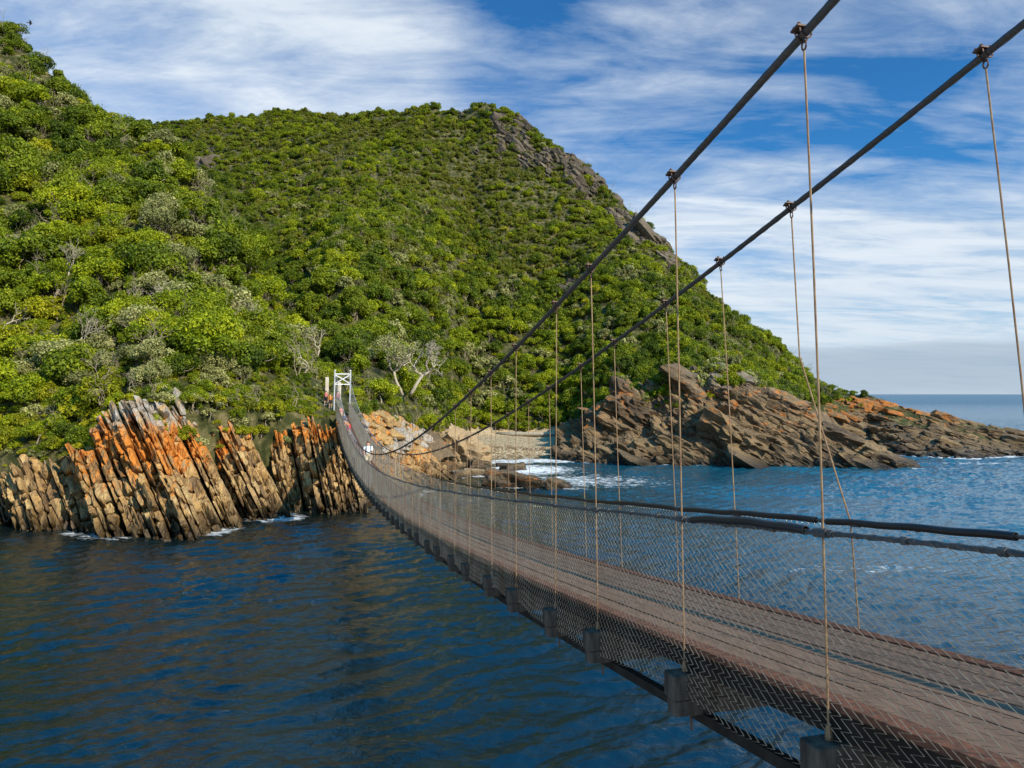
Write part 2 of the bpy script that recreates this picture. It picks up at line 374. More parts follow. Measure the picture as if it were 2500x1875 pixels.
def beach_mat():
    m, nt = mat('pebble_beach'); t = NT(nt); P = t.pos()
    v = t.n('ShaderNodeTexVoronoi', i_Scale=3.2); t.l(t.mapv(P, (1, .55, 1)), v.inputs['Vector'])
    g = t.n('ShaderNodeSeparateColor'); t.l(v.outputs['Color'], g.inputs[0])
    c = t.ramp(g.outputs[0], [(0, (.12, .09, .06)), (.3, (.3, .245, .165)), (.6, (.44, .37, .27)), (.85, (.58, .54, .46)), (1, (.7, .68, .62))])
    s = t.n('ShaderNodeSeparateXYZ'); t.l(P, s.inputs[0])
    n1 = t.noise(.12, 4, .6, P)
    yy = t.math('ADD', s.outputs[1], t.math('MULTIPLY', t.math('SUBTRACT', n1, .5), 9.))
    up = t.n('ShaderNodeMapRange'); t.l(yy, up.inputs[0]); up.inputs[1].default_value = 141; up.inputs[2].default_value = 145
    c = t.mix(t.math('MULTIPLY', up.outputs[0], .75), c, t.mix(g.outputs[1], (.27, .25, .21), (.55, .51, .44)))
    band = t.ramp(t.math('MULTIPLY', t.math('SUBTRACT', yy, 132.), .05), [(.3, 0), (.42, 1), (.46, 1), (.55, 0)])
    c = t.mix(t.math('MULTIPLY', band, t.ramp(t.noise(1.5, 5, .7, P), [(.45, 0), (.55, .9)])), c, (.09, .045, .025))
    c = t.mix(1., c, (.82, .7, .52), 'MULTIPLY')
    wet = t.n('ShaderNodeMapRange'); t.l(s.outputs[2], wet.inputs[0]); wet.inputs[1].default_value = -.1; wet.inputs[2].default_value = .7; wet.inputs[3].default_value = .45
    c = t.mix(1., c, wet.outputs[0], 'MULTIPLY')
    p = t.bsdf(c, .75, 0, .3, t.bump(v.outputs['Distance'], .9, .12)); p.inputs['Normal'].links[0].from_node.invert = True
    t.out(p.outputs[0]); return m
M['soil'] = soil_mat(); M['beach'] = beach_mat()
rk = is_rock(GX.ravel(), GY.ravel()).astype(float)
put('hill', mesh('hill', GV, GQ[keep & ~beach], M['soil'], attrs={'rock': rk}), label='steep green coastal hills dropping to the river mouth', kind='structure')
bq = GQ[beach]
put('beach', mesh('beach', GV, bq, M['beach']), label='grey and tan pebble beach at the foot of the hill', kind='structure')

def scatter_rocks(region, n, seed, dip, size, sub=2, elong=(1.0, .8, .45)):
    rs = np.random.RandomState(seed); C = []; A = []; H = []
    dip = unit(dip); N = unit(np.cross(np.cross(dip, (0, 0, 1)), dip)); Bt = np.cross(N, dip)
    u0, u1 = region[0]; k = 0
    while k < n:
        u = rs.uniform(u0, u1); Y = rs.uniform(*region[1]); X = u*Y
        z = float(ground(X, Y))
        if not region[2](u, Y, z): continue
        k += 1
        s = size*np.exp(rs.randn()*.45)
        j = rs.randn(3)*.1; d = unit(dip+j); nn = unit(N+rs.randn(3)*.1); nn = unit(nn-d*np.dot(nn, d)); bb = np.cross(nn, d)
        C.append((X, Y+.25*s, z+rs.uniform(-.55, .0)*s)); A.append([d, bb, nn]); H.append(s*np.array(elong)*rs.uniform(.75, 1.35, 3))
    return rocks(C, A, H, seed+1, sub, .13, 1.1, 8, .16)
# ------------------------------------------------------------------ left cliff: steeply tilted slabs
def slab_cliff(path, top, D, NN, seed, th=(.15, .5), depth=2.6, face=1.0, ln=(.5, 2.5), under=1.2, shear=1., sub='c'):
    """path: waterline polyline (X,Y); top(s): height of the slabs; D: down-dip direction"""
    rs = np.random.RandomState(seed); D = unit(D); path = np.array(path, float); N = unit(np.array(NN)-D*np.dot(NN, D)); B = np.cross(N, D); B = B if B[1] > 0 else -B      # N thickness, B into the cliff
    seg = np.linalg.norm(np.diff(path, axis=0), axis=1); S = np.concatenate([[0], np.cumsum(seg)])
    C = []; AX = []; HS = []; info = []
    s = 0.; i = 0
    while s < S[-1]:
        t = rs.uniform(.45, .85)*(th[1]/.5) if rs.rand() < .28 else rs.uniform(th[0], th[1]*.8)
        p = np.array([np.interp(s, S, path[:, 0]), np.interp(s, S, path[:, 1]), 0.])
        a = np.array([np.interp(s+.5, S, path[:, 0])-np.interp(s-.5, S, path[:, 0]), np.interp(s+.5, S, path[:, 1])-np.interp(s-.5, S, path[:, 1]), 0.]); a = unit(a)
        off = face*(1.25*vnoise(s/2.8, i*.0, None, seed)+.8*vnoise(s/.75, 3.3, None, seed+1))+rs.uniform(-.17, .17)+(.8 if rs.rand() < .10 else 0)
        zt = top(s)+rs.uniform(-.7, .3)+.8*vnoise(s/1.6, 7.7, None, seed+6)
        L = (zt+under)/(-D[2]); base = p-D*(-under/D[2])*1.0
        base = p+D*(under/(-D[2]))
        q = 0.; prev = 0.
        while q < L:
            l = min(rs.uniform(*ln), L-q+.2)
            o2 = off+rs.uniform(-.14, .16)+.5*vnoise((s+q*.3)/1.7, q/2.2, None, seed+4)+(.35 if rs.rand() < .08 else 0)
            c = base-D*(q+l/2)+B*(depth+o2)+N*rs.uniform(-.04, .04)
            C.append(c); AX.append([N, B, D]); HS.append([t*.5*rs.uniform(.96, 1.16), depth, l*.5*1.0]); info.append((c[2], s))
            q += l
        s += t*.95/max(.33, abs(np.dot(a, N))); i += 1
    V, F, b = rocks(C, AX, HS, seed, sub, .12, 1.5, 4, .07)
    return V, F, b
MBc = MB()
def topL(s): return np.interp(s, [0, 6, 10, 13, 15.5, 18, 20, 23, 26, 30, 34, 37], [4.6, 5.4, 5.8, 7.4, 9.6, 10.6, 10.0, 10.5, 9.8, 9.0, 8.0, 7])
pathL = [(-60, 67), (-50, 65.8), (-43.9, 64.6), (-38, 63.2), (-34, 61.2), (-31.3, 60.4), (-28.5, 60.0), (-26.2, 60.8), (-24.9, 63.), (-23.7, 66.), (-22.9, 69.5), (-22.0, 72.4)]
def cliff_add(V, F, b, grey0, g1, lz):
    z = V[:, 2]
    li = np.interp(z, lz[0], lz[1])
    g = sstep(grey0, g1, z+1.2*fbm(V[:, 0]/3, V[:, 1]/3, z/3, 4, 3))
    MBc.add(V, None, F, 0, blk=b, lichen=li, grey=g)
V, F, b = slab_cliff(pathL, lambda s: topL(s-16.3), (.56, -.34, -.8), (1, .15, 0), 11)
lx = sstep(-41, -36, V[:, 0])*sstep(-24, -29, V[:, 0])
z = V[:, 2]; MBc.add(V, None, F, 0, blk=b, lichen=np.interp(z, [0, 2, 4.5, 6.5, 8.2, 10, 12], [.05, .2, .55, .85, .75, .4, .2])*(.35+.65*lx), grey=sstep(7.4, 9.6, z+1.2*fbm(V[:, 0]/3, V[:, 1]/3, z/3, 4, 3)))
V, F, b = slab_cliff([(-22.8, 74.8), (-21.6, 74.6), (-20.6, 73.3), (-18.2, 73.1), (-15.9, 73.6), (-14.4, 74.4)], lambda s: np.interp(s, [0, 2, 4, 9, 11.5, 14], [6.5, 8, 8.4, 8.6, 8.4, 6.5]), (.33, -.5, -.8), (1, .1, 0), 23, face=1.3, ln=(.5, 2.4))
cliff_add(V, F, b, 8.2, 9.5, ([0, 3, 6, 7.4, 9], [.1, .2, .45, .85, .7]))
V, F, b = slab_cliff([(-14.4, 75.2), (-13.2, 77.5), (-12.2, 79.8), (-11.4, 83.5), (-10.2, 88.), (-9.0, 93), (-7.9, 99), (-7.0, 104)], lambda s: np.interp(s, [0, 4, 9, 14, 19, 24, 31], [7.5, 8.2, 7.8, 6.8, 5.2, 3.6, 1.2]), (.78, -.36, -.52), (.4, .2, .8), 31, face=1.1, ln=(.7, 2.6), th=(.4, 1.2))
cliff_add(V, F, b, 9.5, 11, ([0, 1, 3, 5.5, 8], [.05, .3, .55, .75, .6]))
def rub(u, Y, z): return z > -.6 and Y < float(np.interp(u, SHORE_H[:, 0], SHORE_H[:, 2]))+1.5 and Y > 78
for n, sd, size in ((45, 33, .8), (750, 34, .36)):
    V, F, b = scatter_rocks(((-.205, -.075), (78, 128), rub), n, sd, (.8, -.33, -.45), size, 3, (1.6, .9, .5))
    MBc.add(V, None, F, 0, blk=b, lichen=np.where(b > .6, .5, .12), grey=np.where((b < .3) & (V[:, 2] > 4), 1., 0.))
# fallen slabs and ledges along the upper edge
rs = np.random.RandomState(5); C = []; A = []; H = []
for k in range(64):
    X = rs.uniform(-34, -20); Y = np.interp(X/68, SPUR[:, 0], SPUR[:, 2])+rs.uniform(-2.0, 1.); z = ground(X, Y)
    D = unit((.5+rs.uniform(-.2, .2), -.5+rs.uniform(-.3, .2), -.72)); N = unit(np.cross(D, (0, -1, .2))); B = np.cross(N, D)
    C.append((X, Y, z+.2)); A.append([N, B, D]); H.append([rs.uniform(.14, .32), rs.uniform(.35, .8), rs.uniform(.6, 1.6)])
V, F, b = rocks(C, A, H, 77, 2, .05)
MBc.add(V, None, F, 0, blk=b, lichen=.2, grey=np.where(b > .35, 1., 0.))
put('cliff', MBc.mesh('cliff', M['cliff'], True, 32), label='orange and tan cliff of steeply tilted rock slabs at the waterline', kind='structure')

# ------------------------------------------------------------------ shore rocks: promontory and headland built from broken blocks
MBs = MB()
def front_u(u): return max(float(np.interp(u, SHORE_H[:, 0], SHORE_H[:, 2])), float(np.interp(u, PROM[:, 0], PROM[:, 2])) if .2 < u < .54 else 0)
def reg_prom(u, Y, z): return z > -1.2 and Y < front_u(u)+2.0 and not (u < .1 and Y < 131-(u-.078)*300)
for n, sd, size, sub in ((110, 41, 1.35, 3), (900, 42, .85, 3), (2300, 43, .42, 2)):
    V, F, b = scatter_rocks(((.078, .345), (118, 146), reg_prom), n, sd, (.84, -.25, -.5), size, sub, (1.5, 1.0, .55))
    MBs.add(V, None, F, 0, blk=b, lichen=np.interp(V[:, 2], [0, 3, 7, 12, 16], [.1, .3, .55, .62, .35])*np.where(V[:, 0]/V[:, 1] < .16, 1.25, 1.), grey=sstep(11, 15, V[:, 2])*sstep(.22, .27, V[:, 0]/V[:, 1])*.5)
for n, sd, size, sub in ((80, 51, 1.25, 3), (600, 52, .8, 3), (1500, 53, .4, 2)):
    V, F, b = scatter_rocks(((.33, .532), (115, 131), lambda u, Y, z: z > -.9 and Y < np.interp(u, PROM[:, 0], PROM[:, 2])+4), n, sd, (.84, -.35, -.46), size, sub, (1.5, 1.0, .55))
    MBs.add(V, None, F, 0, blk=b, lichen=np.interp(V[:, 2], [0, 3, 6, 12], [.1, .3, .6, .7]), grey=0.)
V, F, b = scatter_rocks(((-.13, -.07), (95, 132), lambda u, Y, z: -1 < z < 6), 60, 61, (.8, -.3, -.5), .8, 2)
MBs.add(V, None, F, 0, blk=b, lichen=.4, grey=0.)
put('rocky_shore', MBs.mesh('rocky_shore', M['shore'], True, 34), label='dark broken rock promontory under the main hill', kind='structure')
MBs = MB()
for n, sd, size, sub in ((50, 71, 1.3, 3), (620, 72, .75, 2), (1100, 73, .42, 2)):
    V, F, b = scatter_rocks(((.42, .98), (127, 160), lambda u, Y, z: z > -1.0 and z < 10.5), n, sd, (.93, -.22, -.28), size, sub, (1.6, .9, .45))
    MBs.add(V, None, F, 0, blk=b, lichen=np.interp(V[:, 2], [0, 3, 5, 8, 11], [.05, .2, .55, .95, .9])*sstep(.75, .6, V[:, 0]/V[:, 1]), grey=.0)
put('headland', MBs.mesh('headland', M['shore'], True, 34), label='low rocky headland with orange lichen running out to sea', kind='structure')

# ------------------------------------------------------------------ hilltop crags
MBk = MB(); rs = np.random.RandomState(9); C = []; A = []; H = []
def crag_w(u, Y):
    sl = (ground(u*Y, Y, False)-CH)/Y; sk = np.interp(u, SKY_H[:, 0], SKY_H[:, 1])
    d = sk-sl
    n = vnoise(u*60, Y/9., None, 14)
    w1 = sstep(-.085, -.05, u)*sstep(.075, .05, u)*sstep(.085, .06, d)*(d > .006)*(n > .12)
    w2 = sstep(.05, .075, u)*sstep(.245, .2, u)*sstep(.06, .03, d)*(n > -.12)
    w3 = sstep(-.50, -.47, u)*sstep(-.40, -.43, u)*(d > .03)*(d < .12)*(n > .45)
    w4 = (np.hypot((u+.035)/.02, (sl-.205)/.015) < 1)*(n > .2)
    w5 = (np.hypot((u-.09)/.02, (sl-.14)/.02) < 1)*(n > .25)
    return np.maximum.reduce([w1, w2, w3*.8, w4, w5])
cu = rs.uniform(-.52, .26, 44000); cy = rs.uniform(140, 345, 44000)
w = crag_w(cu, cy); sky_y = np.interp(cu, SKY_H[:, 0], SKY_H[:, 2])
sel = np.where((w > rs.rand(len(w))*1.1) & (cy < sky_y+3))[0][:2600]
gz = ground(cu*cy, cy)
for k in sel:
    u, Y = cu[k], cy[k]
    d = unit((.75+rs.randn()*.15, -.3+rs.randn()*.2, -.75+rs.randn()*.15)); nn = unit(np.cross(np.cross(d, (0, 0, 1)), d)+rs.randn(3)*.2); nn = unit(nn-d*np.dot(nn, d)); bb = np.cross(nn, d)
    s = .62*np.exp(rs.randn()*.42)
    C.append((u*Y, Y, gz[k]+.15*s)); A.append([d, bb, nn]); H.append(s*np.array([1.6, 1., .6])*rs.uniform(.7, 1.3, 3))
V, F, b = rocks(C, A, H, 91, 2, .09, .6, 8, .22)
MBk.add(V, None, F, 0, blk=b, lichen=.45, grey=0.)
put('crag', MBk.mesh('crag', M['crag'], True, 34), label='grey crags breaking through the scrub along the hilltop', kind='structure')
CRAG_POS = np.array([c for c in C])

# ------------------------------------------------------------------ boulders that stand on their own
def boulder(loc, half, rz, tilt, seed, label, m='boulder', sub=4, group=None, lich=.35, rough=.09, jit=.16):
    R = np.array(Matrix.Rotation(rz, 3, 'Z') @ Matrix.Rotation(tilt, 3, 'Y')).T
    V, F, b = rocks([(0, 0, 0)], [R], [half], seed, sub, rough, .7, 7, jit)
    V = V+np.array(loc)*0
    return put('boulder', mesh('boulder', V, F, M[m], attrs={'blk': b, 'lichen': np.full(len(V), lich), 'grey': np.zeros(len(V))}, sharp=30), loc=loc, label=label, cat='boulder', group=group)
boulder((-8.2, 119, 2.1), (4.3, 3.0, 2.7), math.radians(-22), math.radians(28), 3, 'huge tan boulder with a flat undercut face at the end of the pebble beach', rough=.13)
G = 'boulders awash in the river mouth'
boulder((-.1, 94, .35), (3.3, 1.7, 1.35), math.radians(-8), math.radians(12), 4, 'long brown boulder awash beyond the mesh of the bridge', 'shore', group=G, lich=.55, rough=.17)
boulder((6.0, 92, .0), (1.7, 1., .75), 0, math.radians(18), 6, 'small brown boulder with a ridged back alone in the river', 'shore', group=G, lich=.45, rough=.17)
boulder((-4.2, 106.5, .1), (3.4, 1.0, .6), math.radians(4), math.radians(3), 8, 'low flat tan rock shelf awash beside the huge boulder', group=G, lich=.2, rough=.15)
boulder((-5.2, 113.5, .55), (1.55, 1.2, 1.0), .5, .1, 10, 'dark grey pointed boulder in the white surf below the beach', 'shore', group=G, lich=.0)
boulder((.3, 113.5, .2), (1.9, 1.1, .75), .3, -.1, 12, 'dark boulder with an orange top in the surf off the beach', 'shore', group=G, lich=.5)
boulder((-1.2, 118.5, .15), (1.4, .7, .5), 0, 0, 13, 'small flat dark rock nearest the pebbles in the surf', 'shore', group=G, lich=.0)
boulder((64.5, 133, .5), (2.2, 1.4, 1.1), .4, -.25, 14, 'pale angular boulder in the inlet between promontory and headland', group=G, lich=.1)
boulder((60.8, 117.4, .15), (1.6, 1.2, .8), .2, .2, 15, 'dark rounded boulder at the seaward tip of the promontory', 'shore', group=G, lich=.1)
G2 = 'boulders on top of the beach'
boulder((-13.4, 128, 5.0), (1.6, 1.2, 1.1), .5, .2, 16, 'pale grey boulder at the head of the beach under the shrubs', 'crag', group=G2, lich=0.)
boulder((-16.0, 123, 6.4), (1.2, 1., .9), 1.1, .1, 17, 'light grey boulder beside the fence foot above the rocks', 'crag', group=G2, lich=0.)
# driftwood
mb = MB(); pts = np.array([(-3.2, 153.2, 3.25), (1., 152.6, 3.3), (5, 151.4, 3.35), (9.4, 150.2, 3.5)]); mb.tube(pts, [.42, .46, .4, .3], 9)
put('driftwood_log', mb.mesh('driftwood_log', M['bark_bare']), label='long bleached driftwood log lying along the top of the beach', cat='log')
mb = MB(); rs = np.random.RandomState(3)
for k in range(7):
    a = rs.uniform(0, 2*PI); e = rs.uniform(.2, 1.3); d = np.array([math.cos(a)*math.cos(e), math.sin(a)*math.cos(e), math.sin(e)]); L = rs.uniform(.8, 2.0)
    mb.tube([(0, 0, 0), tuple(d*L*.5+rs.randn(3)*.12), tuple(d*L)], [.13, .08, .03], 6)
put('driftwood_root', mb.mesh('driftwood_root', M['bark_bare']), loc=(-11.2, 131, 4.7), label='white forked driftwood root on the stones behind the huge boulder', cat='driftwood')
# ------------------------------------------------------------------ trees and shrubs
def crown(seed, R, H, z0, nl, nleaf, ls, low=.0, flat=.8, squash=1.):
    """leafy lobes spread through a dome of half-width R and height H above z0"""
    rs = np.random.RandomState(seed)
    th = rs.uniform(0, 2*PI, nl); cz = rs.uniform(low, 1, nl); rr = np.sqrt(np.maximum(0, 1-cz*cz))*rs.uniform(.6, 1.12, nl)*(1+.25*np.sin(2*th+seed)+.15*np.sin(3*th+2*seed))
    rr[:2] *= .3
    c = np.stack([np.cos(th)*rr*R*.74, np.sin(th)*rr*R*.74*squash, z0+cz*H*.72*rs.uniform(.8, 1.1, nl)], -1)
    lr = R*rs.uniform(.15, .36, nl)
    k = rs.choice(nl, nleaf, p=lr**2/np.sum(lr**2))
    d = rs.randn(nleaf, 3); d[:, 2] = d[:, 2]*.9+.35; d /= np.linalg.norm(d, axis=1)[:, None]
    p = c[k]+d*(lr[k]*rs.uniform(.55, 1.08, nleaf)**.6)[:, None]*np.array([1, 1, flat])
    nrm = d*.8+rs.randn(nleaf, 3)*.5+np.array([0, 0, .3]); nrm /= np.linalg.norm(nrm, axis=1)[:, None]
    p += rs.randn(nleaf, 3)*(rs.rand(nleaf) < .12)[:, None]*R*.09
    a = np.cross(nrm, rs.randn(nleaf, 3)); a /= np.linalg.norm(a, axis=1)[:, None]; b = np.cross(nrm, a)
    s = ls*rs.uniform(.6, 1.35, nleaf)[:, None]
    q = np.stack([p-a*s, p+b*s*.55+nrm*s*.12, p+a*s, p-b*s*.55+nrm*s*.12], 1)
    tint = np.clip(rs.rand(nl)[k]*.5+rs.rand(nleaf)*.5, 0, 1)
    return q.reshape(-1, 3), np.arange(nleaf*4).reshape(-1, 4), np.repeat(tint, 4), c
def limb(a, b, r0, r1, rs, wob=.18, n=6):
    a = np.array(a, float); b = np.array(b, float); t = np.linspace(0, 1, n)[:, None]; L = np.linalg.norm(b-a)
    P = a+(b-a)*t+np.sin(t*PI)*rs.randn(1, 3)*wob*L+np.sin(t*2*PI)*rs.randn(1, 3)*wob*.5*L
    return P, np.linspace(r0, r1, n)
def trunk(seed, h, cs, R, r=.14, nlimb=6, lean=.3):
    rs = np.random.RandomState(seed); mb = MB()
    top = np.array([rs.randn()*lean, rs.randn()*lean, h*.75]); P, r_ = limb((0, 0, -1.2), top, r, r*.75, rs, .08); mb.tube(P, r_, 7)
    for c in cs[rs.permutation(len(cs))[:nlimb]]:
        P, r_ = limb(top*rs.uniform(.6, 1), c*np.array([.95, .95, .98]), r*.6, r*.15, rs, .12); mb.tube(P, r_, 5)
    return mb
def bare(seed, h, spread, depth=5, r=.16):
    rs = np.random.RandomState(seed); A = MB(); Bm = MB()
    def grow(p, d, L, r, k):
        e = p+d*L
        P, rr = limb(p, e, r, r*.62, rs, .12, 5); (A if k == 0 else Bm).tube(P, rr, 6 if k < 2 else 4)
        if k >= depth or r < .006: return
        for _ in range(rs.randint(2, 4)):
            q = unit(d+rs.randn(3)*spread+np.array([0, 0, .12])); grow(e, q, L*rs.uniform(.55, .85), r*.6, k+1)
    grow(np.array([0, 0, -.8]), unit((rs.randn()*.2, rs.randn()*.2, 1)), h*.42, r, 0)
    return A, Bm
KINDS = {}   # kind -> list of (trunk mesh, crown mesh)
def make_kind(kind, leaf, specs, nleaf, name_t='trunk', name_c='crown'):
    L = []
    for sd, R, H, z0, nl, ls, kw in specs:
        V, Q, ti, c = crown(sd, R, H, z0, nl, nleaf, ls, **kw)
        cm = mesh(kind+'_crown', V, Q, M[leaf], None, False, {'tint': ti})
        tm = trunk(sd+1, z0+H*.35, c, R, .05+.035*R, 5).mesh(kind+'_trunk', M['bark'])
        L.append((tm, cm, (V, Q, ti)))
    KINDS[kind] = L
NL = 5200
make_kind('bright', 'leaf_bright', [(1, 2.7, 2.3, 1.3, 38, .135, {}), (2, 3.1, 2.0, 1.5, 46, .135, {}), (3, 2.3, 2.7, 1.0, 30, .145, {}), (4, 2.9, 2.4, 1.1, 38, .15, {'low': -.15})], NL)
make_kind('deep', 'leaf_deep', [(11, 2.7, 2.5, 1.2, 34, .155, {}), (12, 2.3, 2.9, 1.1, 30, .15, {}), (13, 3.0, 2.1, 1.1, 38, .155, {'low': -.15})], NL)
make_kind('silver', 'leaf_silver', [(21, 2.3, 1.9, .9, 36, .12, {'low': -.1}), (22, 2.1, 2.2, 1.1, 32, .12, {})], 3600)
make_kind('yellow', 'leaf_yellow', [(31, 2.3, 1.6, .5, 32, .135, {'low': -.2}), (32, 2.0, 1.9, .6, 28, .135, {'low': -.2})], 3600)
BARE = [bare(41, 4.2, .55), bare(44, 3.6, .5), bare(47, 5., .42, 5, .12)]
BARE = [(a.mesh('bare_trunk', M['bark_bare']), b.mesh('bare_branches', M['bark_bare'])) for a, b in BARE]

# the big twisted tree with mostly leafless branches behind the tower
def twisted():
    rs = np.random.RandomState(71); A = MB(); Bm = MB(); tips = []
    def grow(p, d, L, r, k):
        e = p+d*L; P, rr = limb(p, e, r, r*.68, rs, .16, 6); Bm.tube(P, rr, 6 if k < 3 else 4)
        if k >= 6 or r < .008: tips.append(e); return
        for _ in range(2 if k < 2 else rs.randint(2, 4)):
            q = unit(d+rs.randn(3)*.62+np.array([0, 0, .1])); grow(e, q, L*rs.uniform(.6, .85), r*.66, k+1)
    for b, t, r in (((.9, 0, -1), (-.6, .2, 3.0), .28), ((2.2, -.3, -1), (4.3, 0, 2.4), .32)):
        P, rr = limb(b, t, r, r*.8, rs, .06, 6); A.tube(P, rr, 9)
        for q in ((-.7, .1, .8), (.35, -.2, 1.), (.9, .2, .55)):
            grow(np.array(t, float), unit(np.array(q)+rs.randn(3)*.2), 2.0, r*.62, 1)
    return A, Bm, np.array(tips)

# -------- where they grow
def visible(X, Y, Z, h):
    u = X/Y; sl = (Z+h-CH)/Y; mx = np.full_like(sl, -9.)
    for f in np.linspace(.42, .985, 26):
        y = Y*f; mx = np.maximum(mx, (ground(u*y, y, False)-.3-CH)/y)
    return sl > mx-.006
rs = np.random.RandomState(99)
def grid_pts(u0, u1, y0, y1, s):
    xs = np.arange(u0*y1 if u0 < 0 else u0*y0, u1*y1, s); ys = np.arange(y0, y1, s)
    X, Y = np.meshgrid(xs, ys); X = X+rs.uniform(-.5, .5, X.shape)*s; Y = Y+rs.uniform(-.5, .5, Y.shape)*s
    X = X.ravel(); Y = Y.ravel(); k = (X/Y > u0) & (X/Y < u1); return X[k], Y[k]
def spur_f(X, Y):
    u = X/Y; Sb, Ss = I(SPUR, u, 2), I(SPUR, u, 5); return (Y-Sb)/np.maximum(Ss-Sb, 1)
def on_spur(X, Y):
    u = X/Y; return (u < -.19) & (Y < I(SPUR, u, 5)+4)
PTS = []   # X, Y, Z, scale, kind, tone
def plant(X, Y, scale, kind):
    Z = ground(X, Y); PTS.append(np.stack([X, Y, Z, scale, kind], -1))
KN = ['bright', 'deep', 'silver', 'yellow']
def blocked(X, Y):
    b = np.hypot((X+20.6)/2.6, (Y-88)/5.5) < 1                       # landing and steps at the tower
    b |= np.hypot((X+23.6)/2.8, (Y-85.)/2.0) < 1
    b |= (np.abs(X-(2.624-.2684*Y)-.75) < 1.9) & (Y < 92)
    b |= np.hypot((X+15.9)/5., (Y-104)/7.) < 1                        # clearing in front of the twisted tree
    return b
def choose(X, Y, w):
    """species in patches"""
    n = vnoise(X/9, Y/9, None, 55); m = vnoise(X/6, Y/6, None, 56); r = rs.rand(len(X))
    k = np.where(n > .12, 0, 1); k = np.where((m > .42) & (r < .7), 2, k); k = np.where((m < -.45) & (r < .6), 3, k)
    k = np.where(r > .93, rs.randint(0, 4, len(X)), k)
    return k
# spur
X, Y = grid_pts(-1.0, -.17, 66, 165, 2.75)
k = on_spur(X, Y) & ~is_rock(X, Y-1.2) & ~blocked(X, Y); X, Y = X[k], Y[k]
f = spur_f(X, Y); kd = choose(X, Y, 0)
kd = np.where((f < .1) & (X/Y < -.5), np.where(rs.rand(len(X)) < .75, 3, 0), kd)
kd = np.where((f < .16) & (X/Y > -.45) & (rs.rand(len(X)) < .6), 2, kd)
s = (.62+.85*rs.rand(len(X))**1.5)*np.where(f < .05, .75, 1)*np.where((f < .07) & (X/Y > -.5), .6, 1.)
plant(X, Y, s, kd)
# lower main hill
X, Y = grid_pts(-.33, .62, 84, 330, 2.6)
z = ground(X, Y); k = ~on_spur(X, Y) & ~is_rock(X, Y) & ~blocked(X, Y) & (z > 2.6) & (z < 62) & ~((z < 4.3) & (Y < 154) & (X/Y > -.11))
k &= (X/Y < .5) & ~((X/Y > .44) & (rs.rand(len(X)) < .45))
X, Y = X[k], Y[k]; z = z[k]
hn = (z-4)/60+.35*vnoise(X/20, Y/20, None, 61)
k = hn < .62+rs.rand(len(X))*.25; X, Y, z = X[k], Y[k], z[k]
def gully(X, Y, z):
    u = X/Y; ds = (z+1-CH)/Y-I(SPUR, u, 4); return (ds > -.02) & (ds < .075) & (u < -.16)  # strip just above the spur outline, where the fold's shade is imitated
kd = choose(X, Y, 0); kd = np.where(gully(X, Y, z) & (rs.rand(len(X)) < .85), 1, kd); kd = np.where((kd == 3) & (rs.rand(len(X)) < .6), 1, kd)  # darker leaf kind paints the shaded fold behind the spur
s = rs.uniform(.65, 1.1, len(X))*np.where(X/Y > .25, .8, 1)*np.where(X/Y > .4, .55, 1)
plant(X, Y, s, kd)
# upper scrub
X, Y = grid_pts(-.56, .44, 96, 352, 1.7)
z = ground(X, Y); hn = (z-4)/60+.35*vnoise(X/20, Y/20, None, 61)
k = ~on_spur(X, Y) & ~is_rock(X, Y) & (hn > .5+rs.rand(len(X))*.25) & (z > 14) & (Y < np.interp(X/Y, SKY_H[:, 0], SKY_H[:, 2])+6)
X, Y = X[k], Y[k]
cw = crag_w(X/Y, Y); k = rs.rand(len(X)) > cw*.3; X, Y, cw = X[k], Y[k], cw[k]
k = rs.rand(len(X)) > .06+.2*(vnoise(X/12, Y/12, None, 63) > .25); X, Y, cw = X[k], Y[k], cw[k]
s = (.28+.66*rs.rand(len(X))**1.8)*np.where(cw > .3, .62, 1)
zz_ = ground(X, Y)
plant(X, Y, s, np.where(gully(X, Y, zz_) & (rs.rand(len(X)) < .8), 1, np.where(rs.rand(len(X)) < .55+.6*vnoise(X/16, Y/16, None, 64), 4, np.where(rs.rand(len(X)) < .6, 0, np.where(rs.rand(len(X)) < .75, 1, 2)))))  # scrub behind the spur also darkened by leaf kind, for the fold's shade
# understorey filling the gaps
X, Y = grid_pts(-1.0, .5, 64, 230, 1.55)
z = ground(X, Y); k = ~is_rock(X, Y+np.where(X/Y < -.23, 1.5, -.3)) & ~blocked(X, Y) & (z > np.where(X/Y < -.47, 3.6, np.where(X/Y < -.2, 7.2, 3.))) & (z < 75) & ~((z < 4.3) & (Y < 154) & (X/Y > -.11)) & (rs.rand(len(X)) < np.where(on_spur(X, Y), .9, .5)) & (X/Y < .47)
X, Y = X[k], Y[k]
s = rs.uniform(.24, .55, len(X))*np.where(X/Y > .4, .7, 1)
plant(X, Y, s, rs.choice([0, 1, 2, 3, 4], len(X), p=[.3, .25, .15, .1, .2]))
